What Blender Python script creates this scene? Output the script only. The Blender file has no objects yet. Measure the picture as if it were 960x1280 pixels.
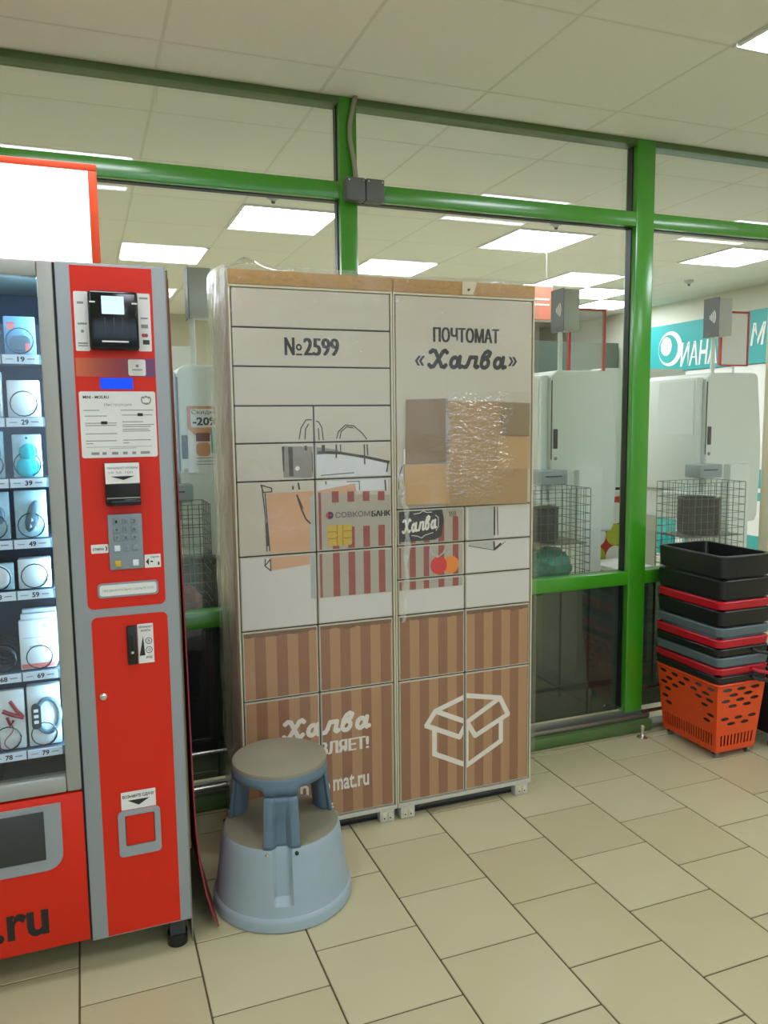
import bpy, bmesh, math, random
from mathutils import Vector, Matrix, noise
from mathutils.geometry import delaunay_2d_cdt
random.seed(7)
S = bpy.context.scene
COL = S.collection

# ------------------------------------------------------------------ camera
cam_d = bpy.data.cameras.new('camera')
cam_d.sensor_fit = 'VERTICAL'; cam_d.sensor_height = 36.0
cam_d.lens = 985.05 / 1280 * 36.0
cam_d.clip_start = 0.02
cam = bpy.data.objects.new('camera', cam_d); COL.objects.link(cam)
yaw, pitch, roll = 0.36457, math.radians(6.5053), math.radians(0.6828)
fw = Vector((math.sin(yaw) * math.cos(pitch), math.cos(yaw) * math.cos(pitch), -math.sin(pitch)))
rt0 = Vector((math.cos(yaw), -math.sin(yaw), 0)); dn0 = fw.cross(rt0)
rt = rt0 * math.cos(roll) + dn0 * math.sin(roll); dn = dn0 * math.cos(roll) - rt0 * math.sin(roll)
m3 = Matrix((rt, -dn, -fw)).transposed()
cam.matrix_world = Matrix.Translation((0, 0, 1.55)) @ m3.to_4x4()
S.camera = cam

# ------------------------------------------------------------------ world, exposure
W = bpy.data.worlds.new('world'); S.world = W; W.use_nodes = True
W.node_tree.nodes['Background'].inputs[0].default_value = (0.62, 0.80, 1.0, 1)   # overcast daylight outside the entrance
W.node_tree.nodes['Background'].inputs[1].default_value = 2.2
pd_ = bpy.data.lights.new('entrance_daylight', 'AREA'); pd_.shape = 'RECTANGLE'; pd_.size = 6.0; pd_.size_y = 2.45; pd_.cycles.is_portal = True
po_ = bpy.data.objects.new('entrance_daylight', pd_); COL.objects.link(po_); po_.location = (1.6, -3.62, 1.28); po_.rotation_euler = (math.radians(90), 0, 0)
S.view_settings.view_transform = 'Standard'; S.view_settings.look = 'None'
S.view_settings.exposure = 0.0; S.view_settings.gamma = 1.0
S.view_settings.use_curve_mapping = False
LAMP = 14.0                      # ceiling panels
LAMP_SHOP = 18.5                 # brighter panels over the checkouts
LAMP_COL = (0.86, 0.905, 1.0)

# ------------------------------------------------------------------ materials
def srgb(c):
    return tuple(((v / 255) / 12.92 if v / 255 <= 0.04045 else ((v / 255 + 0.055) / 1.055) ** 2.4) for v in c) + (1,)
MATS = {}
def mat(name, rgb, rough=0.5, metal=0.0, var=0.06, scale=30.0, bump=0.0, bscale=200.0, emit=0.0, coat=0.0, spec=0.5, stretch=(1, 1, 1)):
    if name in MATS: return MATS[name]
    m = bpy.data.materials.new(name); m.use_nodes = True; MATS[name] = m
    nt = m.node_tree; b = nt.nodes['Principled BSDF']
    c = srgb(rgb)
    b.inputs['Roughness'].default_value = rough; b.inputs['Metallic'].default_value = metal
    b.inputs['Coat Weight'].default_value = coat; b.inputs['Specular IOR Level'].default_value = spec
    tc = nt.nodes.new('ShaderNodeTexCoord')
    mp = nt.nodes.new('ShaderNodeMapping'); mp.inputs['Scale'].default_value = stretch
    nt.links.new(tc.outputs['Object'], mp.inputs['Vector'])
    n = nt.nodes.new('ShaderNodeTexNoise'); n.inputs['Scale'].default_value = scale; n.inputs['Detail'].default_value = 4
    nt.links.new(mp.outputs[0], n.inputs['Vector'])
    r = nt.nodes.new('ShaderNodeMix'); r.data_type = 'RGBA'
    r.inputs['A'].default_value = tuple(v * (1 - var) for v in c[:3]) + (1,)
    r.inputs['B'].default_value = tuple(min(1, v * (1 + var)) for v in c[:3]) + (1,)
    nt.links.new(n.outputs['Fac'], r.inputs['Factor'])
    nt.links.new(r.outputs['Result'], b.inputs['Base Color'])
    if emit:
        b.inputs['Emission Strength'].default_value = emit
        b.inputs['Emission Color'].default_value = c
    if bump:
        n2 = nt.nodes.new('ShaderNodeTexNoise'); n2.inputs['Scale'].default_value = bscale
        nt.links.new(mp.outputs[0], n2.inputs['Vector'])
        bp = nt.nodes.new('ShaderNodeBump'); bp.inputs['Strength'].default_value = bump; bp.inputs['Distance'].default_value = 0.002
        nt.links.new(n2.outputs['Fac'], bp.inputs['Height']); nt.links.new(bp.outputs[0], b.inputs['Normal'])
    return m

def lampmat(name, rgb, strength):
    m = bpy.data.materials.new(name); m.use_nodes = True; nt = m.node_tree; nt.nodes.clear()
    e = nt.nodes.new('ShaderNodeEmission'); e.inputs[0].default_value = rgb + (1,); e.inputs[1].default_value = strength
    o = nt.nodes.new('ShaderNodeOutputMaterial'); nt.links.new(e.outputs[0], o.inputs[0]); MATS[name] = m
    return m

def glassmat(name, tint, f0=0.04, rough=0.0, haze=0.0, hazecol=(0.8, 0.8, 0.75), bump=0.0, bscale=20, stretch=(1, 1, 1), tmix=None):
    """thin sheet: see-through with a Schlick mirror layer (same from both faces)"""
    m = bpy.data.materials.new(name); m.use_nodes = True; nt = m.node_tree; nt.nodes.clear(); MATS[name] = m
    N = nt.nodes.new; L = nt.links.new
    lw = N('ShaderNodeLayerWeight'); lw.inputs[0].default_value = 0.5
    pw = N('ShaderNodeMath'); pw.operation = 'POWER'; pw.inputs[1].default_value = 5
    L(lw.outputs['Facing'], pw.inputs[0])
    ma = N('ShaderNodeMath'); ma.operation = 'MULTIPLY_ADD'; ma.inputs[1].default_value = 1 - f0; ma.inputs[2].default_value = f0
    L(pw.outputs[0], ma.inputs[0])
    tr = N('ShaderNodeBsdfTransparent'); tr.inputs[0].default_value = tint + (1,)
    gl = N('ShaderNodeBsdfGlossy'); gl.inputs['Roughness'].default_value = rough; gl.inputs[0].default_value = (1, 1, 1, 1)
    base = tr
    if haze:
        df = N('ShaderNodeBsdfDiffuse'); df.inputs[0].default_value = hazecol + (1,)
        mh = N('ShaderNodeMixShader'); mh.inputs[0].default_value = haze
        L(tr.outputs[0], mh.inputs[1]); L(df.outputs[0], mh.inputs[2]); base = mh
    if bump:
        tc = N('ShaderNodeTexCoord'); mp = N('ShaderNodeMapping'); mp.inputs['Scale'].default_value = stretch
        ns = N('ShaderNodeTexNoise'); ns.inputs['Scale'].default_value = bscale; ns.inputs['Detail'].default_value = 6; ns.inputs['Distortion'].default_value = 1.2
        L(tc.outputs['Object'], mp.inputs[0]); L(mp.outputs[0], ns.inputs['Vector'])
        bp = N('ShaderNodeBump'); bp.inputs['Strength'].default_value = bump; bp.inputs['Distance'].default_value = 0.01
        L(ns.outputs['Fac'], bp.inputs['Height']); L(bp.outputs[0], gl.inputs['Normal'])
    mx = N('ShaderNodeMixShader'); L(ma.outputs[0], mx.inputs[0]); L(base.outputs[0], mx.inputs[1]); L(gl.outputs[0], mx.inputs[2])
    o = N('ShaderNodeOutputMaterial'); L(mx.outputs[0], o.inputs[0])
    return m

def stripemat(name, a, b, period, phase, duty=0.5):
    """flat print: vertical stripes along object X (locker coordinates)"""
    m = mat(name, a, 0.45, var=0.03); nt = m.node_tree; N = nt.nodes.new; L = nt.links.new
    geo = N('ShaderNodeNewGeometry'); sp = N('ShaderNodeSeparateXYZ'); L(geo.outputs['Position'], sp.inputs[0])
    s = N('ShaderNodeMath'); s.operation = 'SUBTRACT'; s.inputs[1].default_value = phase; L(sp.outputs['X'], s.inputs[0])
    d = N('ShaderNodeMath'); d.operation = 'DIVIDE'; d.inputs[1].default_value = period; L(s.outputs[0], d.inputs[0])
    f = N('ShaderNodeMath'); f.operation = 'FRACT'; L(d.outputs[0], f.inputs[0])
    g = N('ShaderNodeMath'); g.operation = 'GREATER_THAN'; g.inputs[1].default_value = duty; L(f.outputs[0], g.inputs[0])
    mx = N('ShaderNodeMix'); mx.data_type = 'RGBA'
    mx.inputs['A'].default_value = srgb(b); mx.inputs['B'].default_value = srgb(a)
    L(g.outputs[0], mx.inputs['Factor']); L(mx.outputs['Result'], nt.nodes['Principled BSDF'].inputs['Base Color'])
    return m

lampmat('lamp_panel', LAMP_COL, LAMP)
lampmat('lamp_panel_shop', LAMP_COL, LAMP_SHOP)
lampmat('lightbox_white', (1.0, 1.0, 1.0), 3.0)
lampmat('led_cool', (0.42, 0.76, 1.0), 58.0)
lampmat('screen_pale', (0.72, 0.93, 1.0), 1.1)
lampmat('screen_blue', (0.02, 0.10, 1.0), 1.0)
glassmat('pane_glass', (0.97, 0.985, 0.975), 0.045)
glassmat('vending_glass', (0.94, 0.97, 1.0), 0.03)
glassmat('pane_dark', (0.26, 0.30, 0.27), 0.05, haze=0.03, hazecol=(0.5, 0.52, 0.48))
glassmat('film', (0.97, 0.96, 0.93), 0.035, rough=0.12, haze=0.03, bump=0.5, bscale=9, stretch=(1, 1, 0.6))
glassmat('film_side', (0.95, 0.94, 0.9), 0.18, rough=0.10, haze=0.16, bump=0.9, bscale=16, stretch=(1, 2.2, 0.8))
glassmat('film_crinkled', (0.98, 0.975, 0.95), 0.11, rough=0.11)
glassmat('clear_panel', (0.9, 0.92, 0.9), 0.05, haze=0.25)
G = mat('green_paint', (56, 144, 22), 0.28, var=0.05, scale=8, coat=1.0)
G.node_tree.nodes['Principled BSDF'].inputs['Coat Roughness'].default_value = 0.17
mat('green_worn', (84, 110, 62), 0.35, var=0.2, scale=14)
mat('steel', (190, 190, 180), 0.25, 1.0)
mat('steel_dull', (150, 150, 140), 0.45, 0.9)
mat('tile', (189, 181, 143), 0.32, var=0.05, scale=5, bump=0.03, bscale=40, spec=0.4)
mat('tile_b', (186, 177, 139), 0.32, var=0.05, scale=5, bump=0.03, bscale=40, spec=0.4)
mat('tile_c', (192, 185, 148), 0.32, var=0.05, scale=5, bump=0.03, bscale=40, spec=0.4)
mat('grout', (96, 78, 52), 0.9, var=0.25, scale=40)
mat('ceiling_tile', (238, 237, 230), 0.9, var=0.03, scale=60, bump=0.15, bscale=300)
mat('tbar', (222, 220, 210), 0.7)
mat('wall_paint', (228, 222, 202), 0.8, var=0.03, scale=4)
mat('wall_far', (190, 188, 165), 0.8, var=0.05, scale=2)
mat('red', (214, 38, 10), 0.42, var=0.04, scale=500, spec=0.35)
mat('red_orange', (232, 74, 22), 0.4)
mat('grey_frame', (158, 160, 152), 0.45, var=0.05, scale=6)
mat('grey_col', (150, 156, 158), 0.45, var=0.04, scale=6)
mat('grey_plate', (140, 152, 160), 0.4)
mat('black', (22, 22, 22), 0.35)
mat('black_gloss', (14, 16, 18), 0.15)
mat('dark_gap', (18, 18, 20), 0.8)
mat('charcoal', (52, 55, 56), 0.5, var=0.12, scale=20)
mat('navy_inner', (34, 46, 72), 0.6)
mat('tray', (90, 100, 110), 0.5)
mat('white', (228, 228, 222), 0.5)
mat('white_tag', (225, 232, 236), 0.5)
mat('ink', (28, 25, 22), 0.5)
mat('ink_grey', (142, 144, 144), 0.6)
mat('cream', (199, 193, 176), 0.4, var=0.04, scale=3)
mat('cream_edge', (212, 204, 172), 0.4)
mat('print_white', (212, 210, 206), 0.42, var=0.02)
mat('locker_metal', (206, 201, 186), 0.5, var=0.08, scale=6)
mat('osb', (182, 143, 84), 0.75, var=0.35, scale=55, stretch=(1, 1, 2))
mat('silver_foot', (200, 198, 186), 0.5, 0.1, var=0.15, scale=40)
stripemat('kraft', (176, 132, 92), (146, 98, 66), 0.08, 0.86)
mat('kraft_torn', (120, 88, 60), 0.8, var=0.3, scale=60)
mat('print_letter', (232, 226, 216), 0.5)
mat('bag_orange', (208, 164, 128), 0.5, var=0.12, scale=9, stretch=(1, 1, 2.5))
mat('bag_grey', (138, 134, 126), 0.5, var=0.15, scale=12)
mat('bag_white', (212, 216, 218), 0.5, var=0.04)
mat('bag_shade', (182, 184, 180), 0.5)
mat('sketch', (70, 60, 48), 0.6)
mat('card_pale', (174, 167, 153), 0.45)
mat('card_red', (152, 70, 62), 0.45)
mat('card_edge', (170, 180, 180), 0.45)
mat('bank_grey', (104, 98, 106), 0.5)
mat('gold', (206, 172, 62), 0.35, 0.3)
mat('gold_line', (140, 108, 30), 0.5)
mat('mc_red', (214, 30, 32), 0.45)
mat('mc_orange', (236, 136, 28), 0.45)
mat('badge_dark', (44, 36, 34), 0.4)
mat('logo_navy', (40, 44, 100), 0.45)
mat('logo_red', (205, 60, 50), 0.45)
mat('card_brown', (178, 142, 96), 0.8, var=0.08, scale=20, stretch=(1, 1, 6))
mat('card_taupe', (146, 124, 96), 0.8, var=0.08, scale=20, stretch=(1, 1, 6))
mat('card_tan', (196, 160, 110), 0.8, var=0.06, scale=20, stretch=(1, 1, 6))
mat('stool_grey', (155, 171, 178), 0.55, var=0.06, scale=18, bump=0.1, bscale=500)
mat('stool_blue', (96, 118, 133), 0.55, var=0.06, scale=18, bump=0.1, bscale=500)
mat('stool_tread', (142, 137, 115), 0.85, var=0.12, scale=300, bump=0.4, bscale=700)
mat('chrome', (225, 225, 220), 0.12, 1.0)
mat('pl_orange', (226, 76, 24), 0.4)
mat('pl_red', (186, 14, 36), 0.38)
mat('pl_black', (20, 22, 21), 0.4)
mat('pl_slate', (92, 106, 112), 0.42)
mat('jbox', (98, 102, 98), 0.5)
mat('conduit', (150, 146, 124), 0.5)
mat('mint', (222, 230, 221), 0.4, var=0.02, scale=2)
mat('mint_dark', (150, 166, 168), 0.45)
mat('box_dark', (88, 94, 94), 0.45)
mat('box_light', (182, 186, 180), 0.45)
mat('teal', (38, 160, 158), 0.5, var=0.05, scale=2)
mat('lime', (176, 186, 36), 0.5)
mat('sign_red', (190, 50, 38), 0.45)
mat('poster_orange', (206, 140, 86), 0.5, var=0.15, scale=25)
mat('salmon', (212, 128, 104), 0.5)
mat('wire', (96, 106, 100), 0.4, 0.3)
mat('bag_teal', (30, 140, 120), 0.3, var=0.35, scale=40)
mat('produce', (120, 66, 50), 0.5, var=0.4, scale=40)
mat('dark_green', (50, 66, 52), 0.7, var=0.2, scale=3)
mat('prod_blue', (120, 160, 190), 0.3, var=0.3, scale=40)
mat('prod_turq', (10, 190, 205), 0.3, var=0.25, scale=30)
mat('prod_clear', (170, 200, 205), 0.2, var=0.35, scale=30)
mat('prod_grey', (96, 116, 128), 0.3, var=0.25, scale=40)
mat('prod_pink', (230, 120, 110), 0.4)
mat('prod_wine', (150, 44, 52), 0.4, var=0.2)
mat('yellow_key', (208, 172, 40), 0.4)
mat('band_orange', (206, 98, 62), 0.45); mat('band_mauve', (150, 74, 84), 0.45); mat('band_purple', (104, 66, 110), 0.45)

# gradient sticker band (printed colour blend, orange to purple)
def bandmat():
    m = mat('band_blend', (180, 80, 80), 0.45); nt = m.node_tree
    geo = nt.nodes.new('ShaderNodeNewGeometry'); sp = nt.nodes.new('ShaderNodeSeparateXYZ'); nt.links.new(geo.outputs['Position'], sp.inputs[0])
    mr = nt.nodes.new('ShaderNodeMapRange'); mr.inputs[1].default_value = -0.005; mr.inputs[2].default_value = 0.2; nt.links.new(sp.outputs['X'], mr.inputs[0])
    cr = nt.nodes.new('ShaderNodeValToRGB'); e = cr.color_ramp.elements
    e[0].color = srgb((208, 104, 60)); e[1].color = srgb((100, 66, 116)); k = e.new(0.5); k.color = srgb((160, 62, 66))
    nt.links.new(mr.outputs[0], cr.inputs[0]); nt.links.new(cr.outputs[0], nt.nodes['Principled BSDF'].inputs['Base Color'])
bandmat()

# ------------------------------------------------------------------ object helpers
def wloc(o):
    v = Vector((0, 0, 0))
    while o is not None:
        v += o.location; o = o.parent
    return v
def empty(name, loc):
    o = bpy.data.objects.new(name, None); COL.objects.link(o); o.location = loc; o.empty_display_size = 0.05
    return o
def tag(o, label=None, cat=None, group=None, kind=None):
    if label: o['label'] = label
    if cat: o['category'] = cat
    if group: o['group'] = group
    if kind: o['kind'] = kind
    return o
def copy_tree(o, parent=None):
    c = o.copy(); COL.objects.link(c); c.parent = parent
    for ch in [x for x in o.children]: copy_tree(ch, c)
    return c

class MB:
    def __init__(s): s.bm = bmesh.new()
    def box(s, x0, x1, y0, y1, z0, z1, bev=0.0, seg=2):
        r = bmesh.ops.create_cube(s.bm, size=1.0)['verts']
        for v in r:
            v.co = Vector((x0 + (v.co.x + .5) * (x1 - x0), y0 + (v.co.y + .5) * (y1 - y0), z0 + (v.co.z + .5) * (z1 - z0)))
        if bev:
            es = list({e for v in r for e in v.link_edges})
            bmesh.ops.bevel(s.bm, geom=es, offset=bev, segments=seg, affect='EDGES', profile=0.5)
        return s
    def face(s, pts):
        vs = [s.bm.verts.new(p) for p in pts]
        try: s.bm.faces.new(vs)
        except ValueError: pass
        return s
    def prism(s, pts, off):
        """extrude polygon pts by vector off"""
        off = Vector(off); a = [s.bm.verts.new(p) for p in pts]; b = [s.bm.verts.new(Vector(p) + off) for p in pts]
        n = len(a)
        s.bm.faces.new(a); s.bm.faces.new(b[::-1])
        for i in range(n): s.bm.faces.new((a[i], b[i], b[(i + 1) % n], a[(i + 1) % n]))
        return s
    def tube(s, path, r, n=8, cap=True, closed=False):
        P = [Vector(p) for p in path]; rings = []
        m = len(P); prev = None
        for i, p in enumerate(P):
            if closed: d = (P[(i + 1) % m] - P[i - 1])
            else: d = P[min(i + 1, m - 1)] - P[max(i - 1, 0)]
            d.normalize()
            if prev is None:
                a = d.orthogonal().normalized()
            else:
                a = prev - d * prev.dot(d)
                a = a.normalized() if a.length > 1e-6 else d.orthogonal().normalized()
            prev = a; b = d.cross(a)
            rr = r[i] if isinstance(r, (list, tuple)) else r
            rings.append([s.bm.verts.new(p + (a * math.cos(2 * math.pi * k / n) + b * math.sin(2 * math.pi * k / n)) * rr) for k in range(n)])
        cnt = m if closed else m - 1
        for i in range(cnt):
            A, B = rings[i], rings[(i + 1) % m]
            for k in range(n): s.bm.faces.new((A[k], A[(k + 1) % n], B[(k + 1) % n], B[k]))
        if cap and not closed:
            s.bm.faces.new(rings[0][::-1]); s.bm.faces.new(rings[-1])
        return s
    def cyl(s, p0, p1, r, n=16): return s.tube([p0, p1], r, n)
    def lathe(s, prof, c, n=48, rfun=None):
        rings = []
        for (r, z) in prof:
            ring = []
            for k in range(n):
                t = 2 * math.pi * k / n; rr = rfun(r, z, t) if rfun else r
                ring.append(s.bm.verts.new((c[0] + rr * math.cos(t), c[1] + rr * math.sin(t), c[2] + z)))
            rings.append(ring)
        for A, B in zip(rings, rings[1:]):
            for k in range(n): s.bm.faces.new((A[k], A[(k + 1) % n], B[(k + 1) % n], B[k]))
        return rings
    def disc(s, c, r, axis='y', n=32, rz=None):
        rz = rz or r; P = []
        for k in range(n):
            a = 2 * math.pi * k / n; u, v = r * math.cos(a), rz * math.sin(a)
            P.append((c[0] + u, c[1], c[2] + v) if axis == 'y' else ((c[0], c[1] - u, c[2] + v) if axis == 'x' else (c[0] + u, c[1] + v, c[2])))
        return s.face(P)
    def build(s, name, m, parent=None, loc=None, smooth=False, angle=35, recalc=True):
        bm = s.bm
        if recalc: bmesh.ops.recalc_face_normals(bm, faces=bm.faces)
        base = wloc(parent) if parent else Vector(loc or (0, 0, 0))
        bmesh.ops.translate(bm, verts=bm.verts, vec=-base)
        me = bpy.data.meshes.new(name); bm.to_mesh(me); bm.free()
        me.materials.append(MATS[m] if isinstance(m, str) else m)
        if smooth:
            me.shade_smooth(); me.set_sharp_from_angle(angle=math.radians(angle))
        o = bpy.data.objects.new(name, me); COL.objects.link(o)
        if name in ('printed_marks', 'printed_lines', 'glints'): o['kind'] = 'stuff'
        if parent: o.parent = parent
        else: o.location = base
        return o
def BX(name, m, parent, x0, x1, y0, y1, z0, z1, bev=0.0, **k):
    return MB().box(x0, x1, y0, y1, z0, z1, bev).build(name, m, parent, smooth=bev > 0, **k)

# text -> flat 2D mesh data, fitted to a rectangle
TXT = {}
def text2d(body, bold=0.0, shear=0.0, spacing=1.0):
    key = (body, bold, shear, spacing)
    if key in TXT: return TXT[key]
    cu = bpy.data.curves.new('lettering', 'FONT'); cu.body = body; cu.size = 1.0; cu.offset = bold; cu.shear = shear
    cu.space_character = spacing; cu.resolution_u = 3; cu.fill_mode = 'BOTH'; cu.extrude = 0
    ob = bpy.data.objects.new('lettering', cu); COL.objects.link(ob)
    dg = bpy.context.evaluated_depsgraph_get(); ev = ob.evaluated_get(dg); me = ev.to_mesh()
    vs = [(v.co.x, v.co.y) for v in me.vertices]; fs = [tuple(p.vertices) for p in me.polygons]
    ev.to_mesh_clear(); bpy.data.objects.remove(ob); bpy.data.curves.remove(cu)
    x0 = min(v[0] for v in vs); x1 = max(v[0] for v in vs); y0 = min(v[1] for v in vs); y1 = max(v[1] for v in vs)
    vs = [((x - x0) / (x1 - x0), (y - y0) / (y1 - y0)) for x, y in vs]
    TXT[key] = (vs, fs); return TXT[key]
def add_text(mb, body, u0, u1, v0, v1, plane, bold=0.0, shear=0.0, skew=0.0, spacing=1.0):
    """plane(u,v) -> world point"""
    vs, fs = text2d(body, bold, shear, spacing)
    bv = [mb.bm.verts.new(plane(u0 + (u1 - u0) * a, v0 + (v1 - v0) * b + skew * a)) for a, b in vs]
    for f in fs:
        try: mb.bm.faces.new([bv[i] for i in f])
        except ValueError: pass
    return mb
def PY(y): return lambda u, v: (u, y, v)
def text_obj(name, m, parent, body, u0, u1, v0, v1, y, **k):
    mb = MB(); add_text(mb, body, u0, u1, v0, v1, PY(y), **k)
    return mb.build(name, m, parent, recalc=False)
def rrect(x0, x1, z0, z1, r, y, corners='all', n=6):
    pts = []
    for cx, cz, a0, key in ((x1 - r, z1 - r, 0, 'tr'), (x0 + r, z1 - r, 90, 'tl'), (x0 + r, z0 + r, 180, 'bl'), (x1 - r, z0 + r, 270, 'br')):
        if corners == 'all' or key in corners:
            for k in range(n + 1):
                a = math.radians(a0 + 90 * k / n); pts.append((cx + r * math.cos(a), y, cz + r * math.sin(a)))
        else:
            pts.append((x1 if 'r' in key else x0, y, z1 if 't' in key else z0))
    return pts

# ================================================================== THE SETTING
WY = 3.107        # front face of the green frame
GY = 3.165        # glass
ZC = 2.83         # ceiling
# floor
fl = tag(BX('floor', 'grout', None, -2.4, 6.2, -3.6, 9.6, -0.06, -0.003, loc=(2, 3, -0.06)), 'beige square ceramic tile floor laid in staggered rows', kind='structure')
tw, tl = 0.3257, 0.3199
tile_meshes = {}
def put_tile(x0, x1, y0, y1, i):
    key = (round(x1 - x0, 3), round(y1 - y0, 3), i % 3)
    if key not in tile_meshes:
        mb = MB().box(-(x1 - x0) / 2, (x1 - x0) / 2, -(y1 - y0) / 2, (y1 - y0) / 2, -0.012, 0.0, 0.0015, 1)
        me = bpy.data.meshes.new('tile'); mb.bm.to_mesh(me); mb.bm.free(); me.materials.append(MATS[('tile', 'tile_b', 'tile_c')[i % 3]]); tile_meshes[key] = me
    o = bpy.data.objects.new('tile', tile_meshes[key]); COL.objects.link(o); o.parent = fl
    o.location = Vector(((x0 + x1) / 2, (y0 + y1) / 2, 0)) - fl.location
g = 0.0027
for k in range(-6, 12):
    xa = 0.895 + tw * k
    for j in range(-14, 24):
        yb = 2.252 - tl * (j + 0.5296 * k); ya = yb - tl
        if yb < 0.3 or ya > 3.05: continue
        y1_ = min(yb, 3.06)
        if y1_ - ya < 0.03: continue
        put_tile(xa + g, xa + tw - g, ya + g, y1_ - g, random.randrange(3))
near_rest = MB()
for (a, b, c, d) in ((-2.4, 6.2, -3.6, 0.05), (-2.4, -1.07, 0.05, 3.06), (4.82, 6.2, 0.05, 3.06), (-2.4, 6.2, 3.065, 9.6)):
    near_rest.box(a, b, c, d, -0.012, -0.0005)
near_rest.build('tile_field', 'tile', fl)['kind'] = 'stuff'

# ceiling: slab, T-bars and tiles
ce = tag(BX('ceiling', 'tbar', None, -2.4, 6.2, -3.6, 9.6, ZC - 0.003, ZC + 0.08, loc=(2, 3, ZC)), 'suspended ceiling of square off-white mineral tiles', kind='structure')
near_lamps = [(-0.295, 1.645), (2.165, 1.645), (4.01, 1.645), (0.32, -0.2), (2.165, -0.2), (4.01, -0.2), (-1.525, -0.2), (0.32, -2.045), (2.165, -2.045), (4.01, -2.045)]
far_lamps = [(0.95, 4.735), (2.795, 4.735), (4.64, 4.735), (0.335, 5.965), (2.18, 5.965), (4.025, 5.965), (-0.895, 4.735), (-1.51, 5.965), (4.64, 6.58), (1.565, 7.195), (3.41, 7.195), (-0.28, 7.195), (5.255, 7.195)]
P_ = 0.615
ctile = {}
def ceil_tile(x0, x1, y0, y1):
    key = (round(x1 - x0, 3), round(y1 - y0, 3))
    if key not in ctile:
        mb = MB().box(-(x1 - x0) / 2, (x1 - x0) / 2, -(y1 - y0) / 2, (y1 - y0) / 2, -0.0042, -0.002, 0.001, 1)
        me = bpy.data.meshes.new('ceiling_tile'); mb.bm.to_mesh(me); mb.bm.free(); me.materials.append(MATS['ceiling_tile']); ctile[key] = me
    o = bpy.data.objects.new('ceiling_tile', ctile[key]); COL.objects.link(o); o.parent = ce
    o.location = Vector(((x0 + x1) / 2, (y0 + y1) / 2, ZC)) - ce.location
def is_lamp(lst, x, y): return any(abs(x - a) < 0.05 and abs(y - b) < 0.05 for a, b in lst)
def near(a, b): return abs(a - b) < 0.05
cg = 0.006
for i in range(-5, 9):
    x = 0.935 + P_ * i
    for j in range(-10, 2):
        y = 2.26 + P_ * j
        if y > 2.9 or y < -3.4: continue
        y1_ = min(y + P_, 3.1)
        if is_lamp(near_lamps, x, y): continue
        if x > 5.6 or y < -1.5 and False: continue
        ceil_tile(x + cg, x + P_ - cg, y + cg, y1_ - cg)
for i in range(-5, 9):
    x = 0.95 + P_ * i
    for j in range(-3, 8):
        y = 4.735 + P_ * j
        if is_lamp(far_lamps, x, y): continue
        y0_ = max(y, 3.22)
        if y + P_ - y0_ < .05: continue
        ceil_tile(x + cg, x + P_ - cg, y0_ + cg, y + P_ - cg)
# walls off to the sides and behind
for nm, b, lab in (('wall_left', (-2.5, -2.4, -3.6, 9.6), 'plain cream painted wall at the far left'),
                   ('wall_right', (6.2, 6.3, -3.6, 9.6), 'cream wall along the right side of the shop')):
    tag(BX(nm, 'wall_paint', None, b[0], b[1], b[2], b[3], 0, ZC + .08, loc=((b[0] + b[1]) / 2, (b[2] + b[3]) / 2, 0)), lab, kind='structure')
wb = MB(); wb.box(-2.5, -1.4, -3.7, -3.6, 0, ZC + .08); wb.box(4.6, 6.3, -3.7, -3.6, 0, ZC + .08); wb.box(-1.4, 4.6, -3.7, -3.6, 2.5, ZC + .08)
tag(wb.build('wall_back', 'wall_paint', None, loc=(1.9, -3.65, 0)), 'cream wall with the wide glazed entrance behind the viewer', kind='structure')
en = tag(empty('door_1', (1.6, -3.65, 0)), 'wide glazed entrance behind the viewer', kind='structure')
for x in (-1.4, .1, 1.6, 3.1, 4.55): BX('mullion', 'green_paint', en, x, x + .05, -3.68, -3.62, 0, 2.5)
BX('pane', 'pane_glass', en, -1.4, 4.6, -3.652, -3.648, .05, 2.48)
BX('sill', 'green_paint', en, -1.4, 4.6, -3.69, -3.61, 0, .05)
gr_ = tag(BX('floor_outside', 'grout', None, -12, 14, -20, -3.7, -.08, -.02, loc=(1, -10, -.08)), 'pavement outside the entrance', kind='structure')
tag(BX('wall_far', 'wall_far', None, -2.4, 6.2, 9.6, 9.7, 0, ZC + .08, loc=(2, 9.65, 0)), 'pale wall at the far end of the shop', kind='structure')

# ceiling lamps
def ceil_lamp(x, y, label, group, dm):
    r = tag(empty('ceiling_lamp', (x + P_ / 2, y + P_ / 2, ZC)), label, 'lamp', group)
    q = 0.022
    for a in ((x, x + P_, y, y + q), (x, x + P_, y + P_ - q, y + P_), (x, x + q, y + q, y + P_ - q), (x + P_ - q, x + P_, y + q, y + P_ - q)):
        MB().box(a[0] + .004, a[1] - .004, a[2] + .004, a[3] - .004, ZC - 0.014, ZC - 0.004).build('frame_bar', 'white', r)
    MB().box(x + q, x + P_ - q, y + q, y + P_ - q, ZC - 0.010, ZC - 0.004).build('diffuser', dm, r)
near_lab = {(2.165, 1.645): 'recessed ceiling lamp cut by the top right corner of the picture'}
far_lab = {(.95, 4.735): 'bright ceiling lamp just left of the narrow green post', (.335, 5.965): 'ceiling lamp low above the right end of the vending machine', (2.18, 5.965): 'ceiling lamp just above the locker top, right of the narrow green post',
           (2.795, 4.735): 'largest ceiling lamp in the pane between the two green posts', (4.025, 5.965): 'ceiling lamp above the first contactless sign box, left of the wide green post', (4.64, 4.735): 'ceiling lamp right of the wide green post, nearest the glass',
           (4.64, 6.58): 'smaller ceiling lamp further back above the first contactless sign box', (5.255, 7.195): 'ceiling lamp far back above the second contactless sign box'}
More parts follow.
